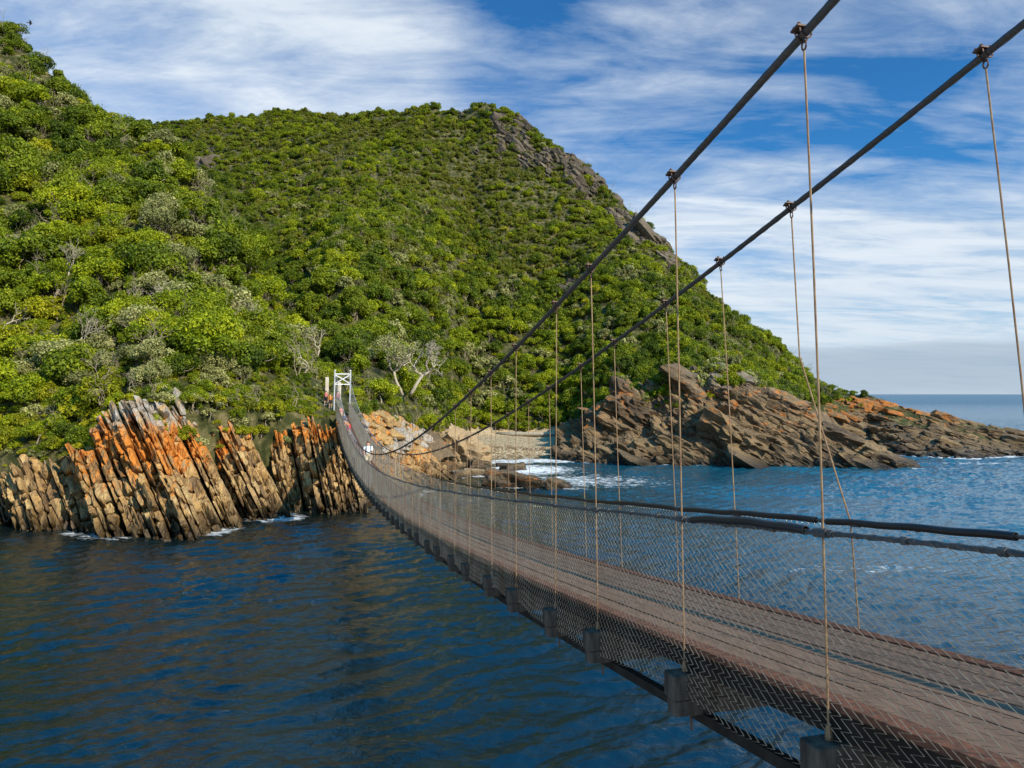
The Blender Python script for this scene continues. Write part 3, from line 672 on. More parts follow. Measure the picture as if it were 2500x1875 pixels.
# low cover right at the brink of the cliffs and round the tower
X, Y = grid_pts(-.95, -.17, 63, 104, .8)
z = ground(X, Y); Sb_ = I(SPUR, X/Y, 2)
k = (Y > Sb_-1.5) & (Y < Sb_+9) & (z > np.where(X/Y < -.47, 3.4, 7.4)) & (rs.rand(len(X)) < .85) & ~((np.abs(X-(2.624-.2684*Y)-.75) < 1.1) & (Y < 87)) & ~(np.hypot((X+20.4)/1.6, (Y-89)/4.) < 1) & ~(np.hypot((X+21.6)/1.2, (Y-86.2)/1.) < 1)
k &= ~is_rock(X, Y+.8)
X, Y = X[k], Y[k]
plant(X, Y, rs.uniform(.13, .34, len(X)), rs.choice([0, 1, 2, 3, 4], len(X), p=[.27, .13, .15, .3, .15]))
X, Y = grid_pts(-.17, .1, 88, 160, 1.1)
z = ground(X, Y); k = ~is_rock(X, Y) & (z > 2.6) & ~((z < 4.3) & (Y < 154) & (X/Y > -.11)) & (Y < I(SHORE_H, X/Y, 2)+14) & (rs.rand(len(X)) < .8)
X, Y = X[k], Y[k]
plant(X, Y, rs.uniform(.16, .42, len(X)), rs.choice([0, 1, 2, 3, 4], len(X), p=[.27, .13, .2, .25, .15]))
# dry twiggy shrubs showing between the crowns
X, Y = grid_pts(-1.0, .42, 66, 260, 3.6)
z = ground(X, Y); k = ~is_rock(X, Y+.5) & ~blocked(X, Y) & (z > 4.5) & (z < 95) & (rs.rand(len(X)) < np.where(on_spur(X, Y), .85, .5)); X, Y = X[k], Y[k]
plant(X, Y, np.where(on_spur(X, Y), rs.uniform(1., 1.75, len(X)), rs.uniform(.7, 1.35, len(X))), np.full(len(X), 5))
P = np.concatenate(PTS)
vis = visible(P[:, 0], P[:, 1], P[:, 2], 3.2*P[:, 3]) & (np.abs(P[:, 0]/P[:, 1]) < .86)
P = P[vis]
print('plants', len(P))
# -------- the 290 that show largest are things of their own
inframe = (P[:, 0]/P[:, 1] > -.745) & (P[:, 0]/P[:, 1] < .7)
app = np.where(inframe & (P[:, 4] < 4), P[:, 3]/P[:, 1]*np.where(P[:, 4] >= 2, .85, 1), 0)
own = np.argsort(-app)[:286]
isown = np.zeros(len(P), bool); isown[own] = True
LOOK = {0: ('tree', 'bright green', 'tree'), 1: ('tree', 'dark green', 'tree'), 2: ('shrub', 'silvery grey-green', 'shrub'), 3: ('shrub', 'yellow-green', 'shrub')}
def region(X, Y):
    u = X/Y
    if on_spur(np.array([X]), np.array([Y]))[0]:
        f = float(spur_f(np.array([X]), np.array([Y]))[0])
        side = 'near the left edge' if u < -.6 else 'above the orange cliff' if u < -.42 else 'left of the tower'
        if f < .1: return {'near the left edge': 'hanging over low cliff at left edge', 'above the orange cliff': 'on the brink of the orange cliff', 'left of the tower': 'on the brink left of the tower'}[side]
        if f > .88: return 'on the skyline of the left hill'
        return ('low on' if f < .25 else 'partway up' if f < .42 else 'midway up' if f < .62 else 'high on')+' the left hill '+side
    if u < -.13: return 'in the gully behind the bridge tower' if Y < 125 else 'on the main hill above the bridge tower'
    if u < .06: return 'at the back of the pebble beach' if Y < 175 else 'on the main hill above the beach'
    if u < .24: return 'above the left part of the promontory'
    if u < .36: return 'behind the grey top of the promontory'
    return 'on the slope down to the headland'
ORD = ['', 'second', 'third', 'fourth', 'fifth', 'sixth', 'seventh', 'eighth', 'ninth', 'tenth', 'eleventh', 'twelfth', 'thirteenth', 'fourteenth', 'fifteenth', 'sixteenth', 'seventeenth', 'eighteenth', 'nineteenth', 'twentieth']
groups = {}
for q in own:
    x, y, z, s, kd = P[q]; kd = int(kd); size = 'large' if s > 1.1 else 'middling' if s > .88 else 'small'
    groups.setdefault((kd, size, region(x, y)), []).append(q)
GRP = 'trees and shrubs covering the slopes of the river mouth'
for (kd, size, reg), qs in sorted(groups.items(), key=lambda a: str(a[0])):
    qs.sort(key=lambda q: P[q, 0]/P[q, 1]); nm, colr, cat = LOOK[kd]; colr = colr.replace('silvery grey-green', 'silvery')
    for n_, q in enumerate(qs):
        if len(qs) == 1: lab = f'{size} {colr} {nm} {reg}'
        elif n_ == 0: lab = f'leftmost {size} {colr} {nm} {reg}'
        elif n_ == len(qs)-1: lab = f'rightmost {size} {colr} {nm} {reg}'
        else: lab = f'{ORD[min(n_, 19)]} from left {size} {colr} {nm} {reg}'
        x, y, z, s, _ = P[q]; var = KINDS[KN[kd]]; tm, cm, _g = var[(q*7) % len(var)]
        e = put(nm, None, None, (x, y, z-.15), lab, cat, GRP)
        e.rotation_euler = (0, 0, (q*2.399) % 6.283); e.scale = (s, s, s*(.9+.25*((q*.377) % 1)))
        put('trunk', tm, e); put('crown', cm, e)
# bare trees among them, each placed where one shows
for n_, (u, Y, v, s, lab) in enumerate(((-.372, 98, 0, 1.0, 'pale leafless tree halfway up the left hill beside its right edge'), (-.345, 96, 2, 1.15, 'thin upright white leafless tree standing on the right flank of left hill'), (-.28, 92, 1, 1.25, 'wide pale leafless tree low on the left hill above the tower'), (-.262, 104, 0, 1.1, 'bleached leafless tree against the gully left of the tower'), (-.69, 84, 1, 1.3, 'leaning bleached leafless tree at the left edge of the photo'), (-.60, 92, 2, 1.1, 'slim pale leafless tree among green trees high at the left'), (-.52, 86, 0, 1., 'pale many-branched leafless tree in middle of the left hill'), (-.475, 83, 2, 1.1, 'slim grey leafless trunk rising between trees above the orange cliff'), (-.40, 81, 1, .9, 'low grey leafless shrub over the right half of the orange cliff'), (-.585, 80, 2, 1.2, 'two-stemmed pale leafless tree low at the left'), (-.66, 97, 0, 1., 'grey leafless tree high near the left edge'))):
    X = u*Y; z = float(ground(X, Y)); e = put('bare_tree', None, None, (X, Y, z+.4), lab, 'tree', 'leafless trees on the left hill'); e.scale = (s, s, s); e.rotation_euler = (0, 0, n_*1.7)
    put('trunk', BARE[v][0], e); put('branch', BARE[v][1], e)
A, Bm, tips = twisted()
X, Y = -16.6, 107.; z = float(ground(X, Y))
e = put('twisted_tree', None, None, (X, Y, z+.3), 'large twisted tree with bare pale limbs right of the bridge tower', 'tree'); e.scale = (.85, .85, .85)
put('trunk', A.mesh('trunk', M['bark_bare']), e); put('branch', Bm.mesh('branch', M['bark_bare']), e)
tl = tips[(tips[:, 2] > 5.2) & (tips[:, 0] < 3)]
if len(tl):
    r_ = np.random.RandomState(4); n_ = 2200; k = r_.randint(0, len(tl), n_); p = tl[k]+r_.randn(n_, 3)*np.array([.42, .42, .28]); nrm = r_.randn(n_, 3)+np.array([0, 0, .6]); nrm /= np.linalg.norm(nrm, axis=1)[:, None]
    a = np.cross(nrm, r_.randn(n_, 3)); a /= np.linalg.norm(a, axis=1)[:, None]; b = np.cross(nrm, a); s_ = .15
    put('crown', mesh('crown', np.stack([p-a*s_, p+b*s_*.55, p+a*s_, p-b*s_*.55], 1).reshape(-1, 3), np.arange(n_*4).reshape(-1, 4), M['leaf_silver'], None, False, {'tint': np.repeat(r_.rand(n_), 4)}), e)

# -------- the rest of the wood and the scrub: one mass
PROTO = bpy.data.collections.new('wood_sources'); pidx = {}
def proto(kd, specs, leaf, nleaf):
    for n_, (sd, R, H, z0, nl, ls, kw) in enumerate(specs):
        V, Q, ti, c = crown(sd, R, H, z0, nl, nleaf, ls, **kw)
        tb = trunk(sd+1, z0+H*.35, c, R, .05+.03*R, 4); mb = MB(); mb.add(V, Q, None, 0, tint=ti)
        Vt = np.concatenate(tb.V); mb.add(Vt, np.concatenate(tb.Q), None, 1, tint=np.zeros(len(Vt)))
        o = bpy.data.objects.new('wood_%d_%d' % (kd, n_), mb.mesh('wood', [M[leaf], M['bark']], False)); PROTO.objects.link(o)
        pidx.setdefault(kd, []).append(o.name)
proto(0, [(101, 2.5, 2.3, 1.1, 30, .18, {}), (102, 2.9, 2.1, 1.2, 36, .18, {}), (103, 2.2, 2.6, .9, 28, .175, {}), (104, 2.7, 2.2, .8, 34, .18, {'low': -.2})], 'leaf_bright', 2500)
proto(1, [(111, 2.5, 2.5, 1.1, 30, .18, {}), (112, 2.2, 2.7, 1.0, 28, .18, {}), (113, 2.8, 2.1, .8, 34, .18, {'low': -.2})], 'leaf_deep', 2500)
proto(2, [(121, 2.1, 1.9, .9, 20, .2, {}), (122, 2., 2.1, 1., 18, .2, {})], 'leaf_silver', 1100)
proto(3, [(131, 2.1, 1.6, .5, 18, .22, {'low': -.2})], 'leaf_yellow', 1100)
proto(4, [(141, 2.5, 1.8, .4, 28, .195, {'low': -.15}), (142, 2.1, 2.3, .4, 22, .195, {'low': -.15}), (143, 3.0, 1.5, .3, 32, .195, {'low': -.15}), (144, 1.7, 2.9, .4, 20, .195, {'low': -.1})], 'leaf_olive', 1800)
for n_, (sd, hh, sp, dep) in enumerate(((151, 2.6, .6, 5), (152, 3.2, .45, 5), (153, 2.2, .75, 5))):
    a, b = bare(sd, hh, sp, dep, .06); a.add(np.concatenate(b.V), np.concatenate(b.Q)); o = bpy.data.objects.new('wood_5_%d' % n_, a.mesh('wood', M['twig'])); PROTO.objects.link(o); pidx.setdefault(5, []).append(o.name)
names = sorted(o.name for o in PROTO.objects)
def instances(name, pts, idx, rot, scl, coll, label, kind='stuff'):
    me = bpy.data.meshes.new(name); me.vertices.add(len(pts)); me.vertices.foreach_set('co', np.asarray(pts, np.float32).ravel())
    for nm, ty, dat in (('pick', 'INT', idx), ('spin', 'FLOAT_VECTOR', rot), ('size', 'FLOAT_VECTOR', scl)):
        a = me.attributes.new(nm, ty, 'POINT'); a.data.foreach_set('value' if ty == 'INT' else 'vector', np.asarray(dat, np.int32 if ty == 'INT' else np.float32).ravel())
    o = put(name, me, label=label, kind=kind)
    g = bpy.data.node_groups.new(name, 'GeometryNodeTree'); g.interface.new_socket('Geometry', in_out='INPUT', socket_type='NodeSocketGeometry'); g.interface.new_socket('Geometry', in_out='OUTPUT', socket_type='NodeSocketGeometry')
    N = g.nodes.new; gi = N('NodeGroupInput'); go = N('NodeGroupOutput'); ip = N('GeometryNodeInstanceOnPoints'); ci = N('GeometryNodeCollectionInfo')
    ci.inputs[0].default_value = coll; ci.inputs['Separate Children'].default_value = True; ci.inputs['Reset Children'].default_value = True
    ip.inputs['Pick Instance'].default_value = True
    def na(nm, ty): q = N('GeometryNodeInputNamedAttribute'); q.data_type = ty; q.inputs[0].default_value = nm; return q.outputs[0]
    Lk = g.links.new; Lk(gi.outputs[0], ip.inputs['Points']); Lk(ci.outputs[0], ip.inputs['Instance']); Lk(na('pick', 'INT'), ip.inputs['Instance Index'])
    Lk(na('spin', 'FLOAT_VECTOR'), ip.inputs['Rotation']); Lk(na('size', 'FLOAT_VECTOR'), ip.inputs['Scale']); Lk(ip.outputs[0], go.inputs[0])
    md = o.modifiers.new('grow', 'NODES'); md.node_group = g; return o
R_ = P[~isown]; n_ = len(R_)
idx = np.array([names.index(pidx[int(k)][rs.randint(len(pidx[int(k)]))]) for k in R_[:, 4]])
rot = np.stack([rs.randn(n_)*.06, rs.randn(n_)*.06, rs.uniform(0, 6.28, n_)], -1); sc = R_[:, 3:4]*np.array([[1, 1, 1]])*np.stack([np.ones(n_), np.ones(n_), rs.uniform(.8, 1.2, n_)], -1)
instances('hillside_woodland', R_[:, :3]-np.array([0, 0, .2]), idx, rot, sc, PROTO, 'dense green woodland and scrub covering the hills behind the bridge')
# low tufts in cracks and on ledges of the rocks
r_ = np.random.RandomState(17); TP = []
while len(TP) < 210:
    if r_.rand() < .6:
        u = r_.uniform(-.6, -.2); Y = np.interp(u, SPUR[:, 0], SPUR[:, 2])-r_.uniform(-.5, 3.2)
        if u > -.3 and u < -.22 and r_.rand() < .5: continue
        off = -.9
    else:
        u = r_.uniform(.09, .38); Y = front_u(u)-r_.uniform(-1, 5.)*r_.rand(); off = -.1
    z = float(ground(u*Y, Y))
    if z < 5.5: continue
    TP.append((u*Y, Y+off, z+.35))
TP = np.array(TP); n_ = len(TP)
instances('rock_ledge_shrubs', TP, np.array([names.index(pidx[k][0]) for k in r_.choice([0, 3, 3, 2], n_)]), np.stack([np.zeros(n_), np.zeros(n_), r_.uniform(0, 6, n_)], -1), np.repeat((r_.uniform(.14, .5, n_)*np.where(TP[:, 0] > 10, 1.5, 1))[:, None], 3, 1), PROTO, 'small green tufts growing on the ledges of the rocks')

# ------------------------------------------------------------------ suspension footbridge
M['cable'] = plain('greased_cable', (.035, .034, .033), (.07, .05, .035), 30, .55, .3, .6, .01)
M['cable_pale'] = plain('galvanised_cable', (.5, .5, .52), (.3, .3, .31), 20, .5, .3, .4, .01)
M['rod'] = plain('rusty_rod', (.30, .20, .10), (.19, .10, .05), 14, .55, .2, .3, .003)
M['wire'] = plain('chain_link_wire', (.46, .44, .37), (.28, .22, .15), 3, .28, .8, 0)
M['pipe'] = plain('black_pipe', (.008, .009, .010), (.013, .014, .015), 6, .38, 0, .15, .005, spec=.35)
M['rail'] = plain('rope_rail', (.035, .034, .033), (.08, .075, .07), 40, .6, .2, .8, .01)
M['plank'] = plain('deck_planks', (.195, .122, .08), (.118, .074, .05), 5, .75, 0, .6, .006, stretch=(6, .6, 6), spec=.15)
M['grit'] = plain('red_grit_edge', (.17, .075, .045), (.075, .042, .032), 18, .9, 0, .8, .006, spec=.1)
M['timber'] = plain('grey_timber', (.10, .082, .064), (.035, .029, .023), 7, .85, 0, .8, .015, stretch=(2, 2, .6), spec=.15)
M['dark_timber'] = plain('dark_timber', (.03, .025, .02), (.015, .012, .01), 7, .85, 0, .5, .01, spec=.1)
M['tower'] = plain('pale_painted_steel', (.72, .74, .78), (.6, .63, .68), 3, .5, .1, .1, .01)
M['concrete'] = plain('weathered_concrete', (.52, .48, .40), (.38, .33, .26), 2.5, .85, 0, .4, .02)
M['bolt'] = plain('rusty_bolt', (.10, .055, .032), (.05, .03, .022), 20, .6, .4, .4, .003)
BM, BD = -.2684, 2.624
BE = np.array([BM, 1, 0])/math.hypot(BM, 1); BN = np.array([BE[1], -BE[0], 0]); BW = 1.45
def bz(Y): Y = np.asarray(Y, float); return CH-(1.17990417+.14684155*Y-.00151563*Y*Y)      # top of the cross beams
def bp(Y, o, z): Y = np.asarray(Y, float); o = np.asarray(o, float); return np.stack([BD+BM*Y+o*BN[0], Y+o*BN[1], z+0*Y], -1)
nc = np.array([(3.56, 1.98), (3.9, 1.93), (5.55, 1.57), (6.72, 1.24), (9.74, .59), (10.97, .33), (12.33, .04), (15.62, -.59), (23.42, -1.81), (29.04, -2.37), (44.44, -2.83), (54.88, -2.2), (64.3, -1.34), (72.91, -.08), (86, 2.1)])
fc = np.array([(4.46, 2.07), (6.56, 1.56), (7.57, 1.31), (9.13, .95), (15.76, -.44), (19.25, -1.09), (23.95, -1.77), (26.97, -2.11), (34.18, -2.75), (43.56, -3.02), (47.58, -2.98), (57.75, -2.35), (69.5, -1.0), (76.67, .2), (86.4, 2.1)])
nr = np.array([(3.81, -.73), (5.43, -.86), (6.74, -1.01), (8.14, -1.2), (9.52, -1.35), (12.29, -1.69), (13.62, -1.81), (16.4, -2.06), (18.65, -2.28), (22.19, -2.52), (35.46, -3.14), (50.37, -3.15), (68.7, -1.93), (86, -.9)])
fr = np.array([(4.46, -.81), (6.19, -1.06), (10.44, -1.48), (12.04, -1.68), (13.72, -1.87), (16.68, -2.14), (19.69, -2.41), (24.2, -2.75), (28.62, -2.98), (40, -3.25), (52, -3.15), (69, -1.93), (86.4, -.9)])
fc[:, 0] -= BN[1]*BW; fr[:, 0] -= BN[1]*BW
PC = [np.polyfit(a[:, 0], a[:, 1], 4) for a in (nc, fc, nr, fr)]
def cab(k, Y): return CH+np.polyval(PC[k], np.clip(Y, -4, 90))
BY = [3.86, 5.31, 6.88, 8.06, 9.57, 10.85, 12.4, 13.64, 15.21, 16.46, 18.1, 19.35, 20.9, 22.2]
while BY[-1] < 84: BY.append(BY[-1]+(1.56 if len(BY) % 2 else 1.26))
BY = [.85, 2.45]+BY
YA, YB = -3.0, 86.3
bridge = put('suspension_bridge', None, None, tuple(bp(YB, .72, bz(YB)+.15)), 'long narrow suspension footbridge with chain-link sides sagging across the river mouth', 'bridge')
BO = Vector(bridge.location)
def part(name, mb, m, parent=None, smooth=True, sharp=40, label=None):
    me = mb.mesh(name, m, smooth, sharp) if isinstance(mb, MB) else mb
    o = put(name, me, parent or bridge, label=label)
    if parent is None: o.location = -BO
    return o
# deck
ys = np.arange(YA, YB, .5)
rs = np.random.RandomState(6); mb = MB()
def strip(mb, ya, yb, o0, o1, zt, th, n=6):
    y = np.linspace(ya, yb, n); z = bz(y)+zt; a = bp(y, o0, z); b = bp(y, o1, z); c = a-[0, 0, th]; d = b-[0, 0, th]
    V = np.stack([a, b, d, c], 1).reshape(-1, 3); Q = []
    for k in range(n-1):
        for s_, e in ((0, 1), (1, 2), (2, 3), (3, 0)): Q.append([k*4+s_, k*4+e, k*4+4+e, k*4+4+s_])
    Q += [[0, 3, 2, 1], [n*4-4, n*4-3, n*4-2, n*4-1]]
    mb.add(V, Q)
pw = (1.30-.15)/7
for k in range(7):
    y = YA+rs.uniform(0, 2)-2
    while y < YB:
        L = 3.6; strip(mb, y, min(y+L-.012, YB), .15+k*pw+.008, .15+(k+1)*pw-.008, .17+rs.uniform(-.004, .004), .035); y += L
part('deck', mb, M['plank'], sharp=30)
for o0, o1 in ((.03, .146), (1.304, 1.42)):
    mb = MB(); strip(mb, YA, YB, o0, o1, .176, .04, 120); part('deck_edge', mb, M['grit'], sharp=30)
for o0, o1 in ((.06, .13), (1.32, 1.39)):
    mb = MB(); strip(mb, YA, YB, o0, o1, .13, .13, 120); part('stringer', mb, M['dark_timber'], sharp=30)
for o0, o1 in ((.10, .17), (1.28, 1.35)):
    mb = MB(); strip(mb, YA, YB, o0, o1, -.28, .07, 120); part('under_cable', mb, M['dark_timber'], sharp=30)
# cross beams
c = MB(); ax = [BE, BN, [0, 0, 1]]
c.box((0, 0, -.085), ax, (.07, .85, .083), 0, .008); beam_me = c.mesh('cross_beam', M['timber'], True, 30)
c = MB(); c.box((0, 0, -.225), ax, (.062, .83, .053), 0, .006); low_me = c.mesh('lower_timber', M['timber'], True, 30)
c = MB(); c.tube([(0, 0, -.28), (0, 0, -.4)], .009, 6); bolt_me = c.mesh('bolt', M['bolt'])
for k, Y in enumerate(BY):
    b = part('cross_beam', beam_me, None); b.location = Vector(bp(Y, .725, float(bz(Y))))-BO
    q = part('lower_timber', low_me, None, b)
    q = part('bolt', bolt_me, None, b); q.location = tuple(-.68*BN)
# main cables: dark for the near half, galvanised towards the tower
def twist(P, r, n=10, lay=.16, amp=.12):
    """a laid wire rope: strands show on the outline"""
    V, Q, T_ = tube(P, r, n, True)
    m = len(P); Vr = V[:m*n].reshape(m, n, 3); c0 = P[:, None]
    L = np.concatenate([[0], np.cumsum(np.linalg.norm(np.diff(P, axis=0), axis=1))])
    th = np.arange(n)*2*PI/n
    Vr = c0+(Vr-c0)*(1+amp*np.cos(6*(th[None]+L[:, None]*2*PI/lay/6*1.))[:, :, None])
    V[:m*n] = Vr.reshape(-1, 3); return V, Q, T_
for k, o in ((0, 0.), (1, BW)):
    mb = MB(); y = np.concatenate([np.arange(-3, 14, .03), np.arange(14, 86.0, .35), [86.]])
    P_ = bp(y, o, cab(k, y)); V, Q, T_ = twist(P_, .0235, 12, .2, .07); mb.add(V, Q, T_, 0)
    # backstay behind the tower
    P2 = np.array([bp(86., o, cab(k, 86.)), bp(88.5, o-.1 if k == 0 else o+.2, CH+1.35), bp(91.5, o-.3 if k == 0 else o+.4, CH+.2)]); mb.tube(P2, .02, 8)
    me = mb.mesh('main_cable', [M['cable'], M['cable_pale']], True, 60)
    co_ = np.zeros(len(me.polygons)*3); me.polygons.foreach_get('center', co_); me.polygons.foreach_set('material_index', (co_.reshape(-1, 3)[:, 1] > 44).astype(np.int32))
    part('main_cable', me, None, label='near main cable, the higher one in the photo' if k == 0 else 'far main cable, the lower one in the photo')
# hangers with their clamps
def hanger_mb(k, o, Y, dy, full):
    h = MB(); zt = float(cab(k, Y+dy)); zb_ = float(bz(Y)); a = bp(Y+dy, o, zt-.09); b = bp(Y, o, zb_+.01)
    if dy > .5:
        h.tube([a, bp(Y+dy*.93, o, zt-1.3), bp(Y+.05, o, float(cab(2+k, Y))), b], .0065, 6); return h
    t = np.linspace(0, 1, 7)[:, None]; bow = np.sin(t*PI)*.02*(((Y*7.3) % 2)-1)
    h.tube(a+(b-a)*t+bow*BE, .0058 if Y < 30 else .0068, 6)
    if full: h.tube([b+(0, 0, .06), b+(0, 0, .02), b-(0, 0, .02)], [.012, .018, .02], 6)
    return h
def clamp_mb(k, o, Y, full):
    c = MB(); p = bp(Y, o, float(cab(k, Y))); q = bp(Y+.05, o, float(cab(k, Y+.05))); d = unit(q-p); n = BN; up = np.cross(n, d); up = up if up[2] > 0 else -up
    r = .034; th = np.linspace(-.2, PI+.2, 11)
    for s_ in ((-.02, .02) if full else (0,)):
        c.tube([p+d*s_+n*r*math.cos(a)-up*r*math.sin(a) for a in th], .006, 5)
        for e in (-1, 1): c.tube([p+d*s_+n*r*e, p+d*s_+n*r*e+up*.06], .006, 5)
    if full:
        c.box(p+up*.033, [d, n, up], (.034, .055, .007), 0, .002)
        for s_ in (-.02, .02):
            for e in (-1, 1): c.tube([p+d*s_+n*r*e+up*.04, p+d*s_+n*r*e+up*.052], .012, 6)
    ring = [p-np.array([0, 0, .05])+.017*math.cos(a)*BE+np.array([0, 0, -.012-.026*math.sin(a)]) for a in np.linspace(0, 2*PI, 12)]
    c.tube(ring, .006, 5, cap=False); return c
HY = BY[:50]
for k, o in ((0, 0.), (1, BW)):
    rest = MB()
    for n_, Y in enumerate(BY):
        if Y < 0: continue
        dy = 0.
        if k == 1 and abs(Y-5.31) < .01: dy = .62
        elif k == 1 and Y < 14: dy = .18
        elif Y > 5: dy = .1*math.sin(n_*2.1)
        if abs(float(cab(k, Y+dy))-float(cab(2+k, Y))) < .05 and Y > 20: pass
        h = hanger_mb(k, o, Y, dy, Y < 25)
        if n_ < 48:
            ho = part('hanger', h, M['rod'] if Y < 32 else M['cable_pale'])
            if Y < 40: part('clamp', clamp_mb(k, o, Y+dy, Y < 16), M['bolt'], ho)
        else:
            rest.add(np.concatenate(h.V), np.concatenate(h.Q))
    if rest.n:
        ho = part('hanger', rest, M['cable_pale']); ho['kind'] = 'stuff'
# hand cables and their black pipe sleeves
def railp(k, y): return bp(y, 0. if k == 2 else BW, cab(k, y)+.005*np.sin(y*2.3))
for k in (2, 3):
    mb = MB(); y = np.concatenate([np.arange(-3, 12, .02), np.arange(12, 86, .3)]); V, Q, T_ = twist(railp(k, y), .013 if k == 2 else .012, 8, .12, .14); mb.add(V, Q, T_)
    for Y in BY:
        if Y < 30: mb.tube([railp(k, np.array([Y-.05]))[0], railp(k, np.array([Y+.05]))[0]], .024, 8)
    for Y in np.arange(.5, 26, .47): mb.tube([railp(k, np.array([Y-.018]))[0], railp(k, np.array([Y+.018]))[0]], .019, 7)
    part('hand_cable', mb, M['rail'])
def sleeve(k, ya, yb, r, sag=0., lift=0.):
    mb = MB(); y = np.linspace(ya, yb, 40); P_ = railp(k, y); s_ = (y-ya)/(yb-ya); P_[:, 2] += lift+np.sin(s_*PI)*sag+.003*np.sin(s_*17)
    n = 14; V, Q, _ = tube(P_, r, n, False); Vi, Qi, _ = tube(P_, r*.82, n, False)
    mb.add(V, Q); mb.add(Vi, Qi[:, ::-1]); m = len(P_)
    for e in (0, (m-1)*n):
        mb.add(np.concatenate([V[e:e+n], Vi[e:e+n]]), [[j, (j+1) % n, n+(j+1) % n, n+j] for j in range(n)])
    part('pipe_sleeve', mb, M['pipe'], sharp=50)
sleeve(2, 3.98, 5.16, .025, .022, .006)
for ya, yb in ((-2.6, .82), (.9, 3.9), (4.02, 5.62), (5.75, 8.0), (8.1, 10.8), (10.9, 13.6), (13.7, 16.4), (16.5, 19.3), (19.4, 23.5)): sleeve(3, ya, yb, .026, .01, .0)
# chain-link sides
def chain_link(k, o, sgn, seed):
    cell = .076; Ys = np.arange(-2.5, 86., cell/1.0354); n = len(Ys); K = 40
    r = np.where(Ys < 20, .0028, .0025)
    top = cab(2+k, Ys); bot = bz(Ys)-.20+.05*vnoise(Ys*1.7, Ys*0, None, seed)
    t = np.linspace(0, 1, K+1)
    Z = top[:, None]+(bot-top)[:, None]*t[None]
    alt = np.where(np.arange(K+1) % 2 == 0, 1, -1)*.5*cell*1.12
    dal = np.where(np.arange(K+1) % 2 == 0, 1, -1)*.004
    bil = .035*vnoise(Ys[:, None]*.8+t*0, t[None]*3+Ys[:, None]*0, None, seed+1)*np.sin(t*PI)[None]+sgn*.012
    skew = .05*vnoise(Ys[:, None]*.5+t*0, t[None]*2.5+Ys[:, None]*0, None, seed+3)*np.sin(t*PI)[None]
    base = bp(Ys, o, 0*Ys)[:, None]+BE[None, None]*(alt[None, :, None]+skew[:, :, None])+BN[None, None]*(dal[None, :, None]+bil[:, :, None])
    base[:, :, 2] = Z+.012*vnoise(Ys[:, None]*2.2+t*0, t[None]*6+Ys[:, None]*0, None, seed+2)
    rr = r[:, None, None]
    ring = np.stack([base+BN*rr, base+BE*rr*1.4, base-BN*rr, base-BE*rr*1.4], 2)
    V = ring.reshape(-1, 3)
    i = (np.arange(n)[:, None, None]*(K+1)+np.arange(K)[None, :, None])*4; j = np.arange(4)[None, None]; j2 = (j+1) % 4
    Q = np.stack([i+j, i+4+j, i+4+j2, i+j2], -1).reshape(-1, 4)
    part('chain_link_net', mesh('chain_link_net', V, Q, M['wire'], None, True), None)
chain_link(0, 0., -1, 3); chain_link(1, BW, 1, 13)
# tower at the far end
tw = put('tower', None, bridge, label='pale steel portal tower with cross bracing at the far end'); tw.location = Vector(bp(86., .725, float(bz(86.))))-BO
TA = [BE, BN, [0, 0, 1]]
def tpart(name, mb): o = put(name, mb.mesh(name, M['tower'], True, 30), tw); return o
H_ = 5.35
for e in (-.86, .86):
    mb = MB(); mb.box(BN*e+np.array([0, 0, H_/2-.25]), TA, (.10, .025, H_/2+.25), 0, .004); mb.box(BN*(e+.085*np.sign(e))+np.array([0, 0, H_/2-.25]), TA, (.10, .012, H_/2+.25)); mb.box(BN*(e+.05*np.sign(e))+np.array([0, 0, H_/2-.25]), TA, (.012, .03, H_/2+.25))
    mb.box(BN*e+np.array([0, 0, H_-.0]), TA, (.16, .07, .06)); tpart('post', mb)
for z in (H_-.42, H_-1.62):
    mb = MB(); mb.box((0, 0, z), TA, (.05, .82, .055)); tpart('cross_bar', mb)
for e in (-1, 1):
    a = BN*(-.8*e)+np.array([0, 0, H_-1.5]); b = BN*(.8*e)+np.array([0, 0, H_-.55]); d = unit(b-a); mb = MB()
    mb.box((a+b)/2+BE*.03*e, [d, BE, np.cross(d, BE)], (np.linalg.norm(b-a)/2, .018, .045)); tpart('brace', mb)
# things at the tower
for (Y, o, h, lab) in ((91.2, .55, 2.5, 'tall rust-stained concrete anchor pillar seen between the posts of the tower'), (90.6, -.95, 3.1, 'concrete anchor pillar half hidden behind the left post of the tower')):
    mb = MB(); mb.box((0, 0, h/2-.4), TA, (.2, .21, h/2+.4), 0, .02); mb.box((0, 0, h+.03), TA, (.17, .18, .04), 0, .01)
    put('concrete_pillar', mb.mesh('concrete_pillar', M['concrete'], True, 30), None, tuple(bp(Y, o, CH-1.1)), lab, 'pillar', 'concrete anchor pillars behind the tower')
mb = MB(); rs = np.random.RandomState(8)
for k in range(9):
    Yk = 86.4+k*.72; zc_ = float(bz(86.))+.17+k*.17
    mb.box(bp(Yk+.36, .7, zc_-.6), TA, (.42, 1.0+rs.uniform(-.05, .15), .6), 0, .03)
put('stone_steps', mb.mesh('stone_steps', M['concrete'], True, 30), None, None, 'worn stone steps climbing away behind the bridge tower', 'steps')
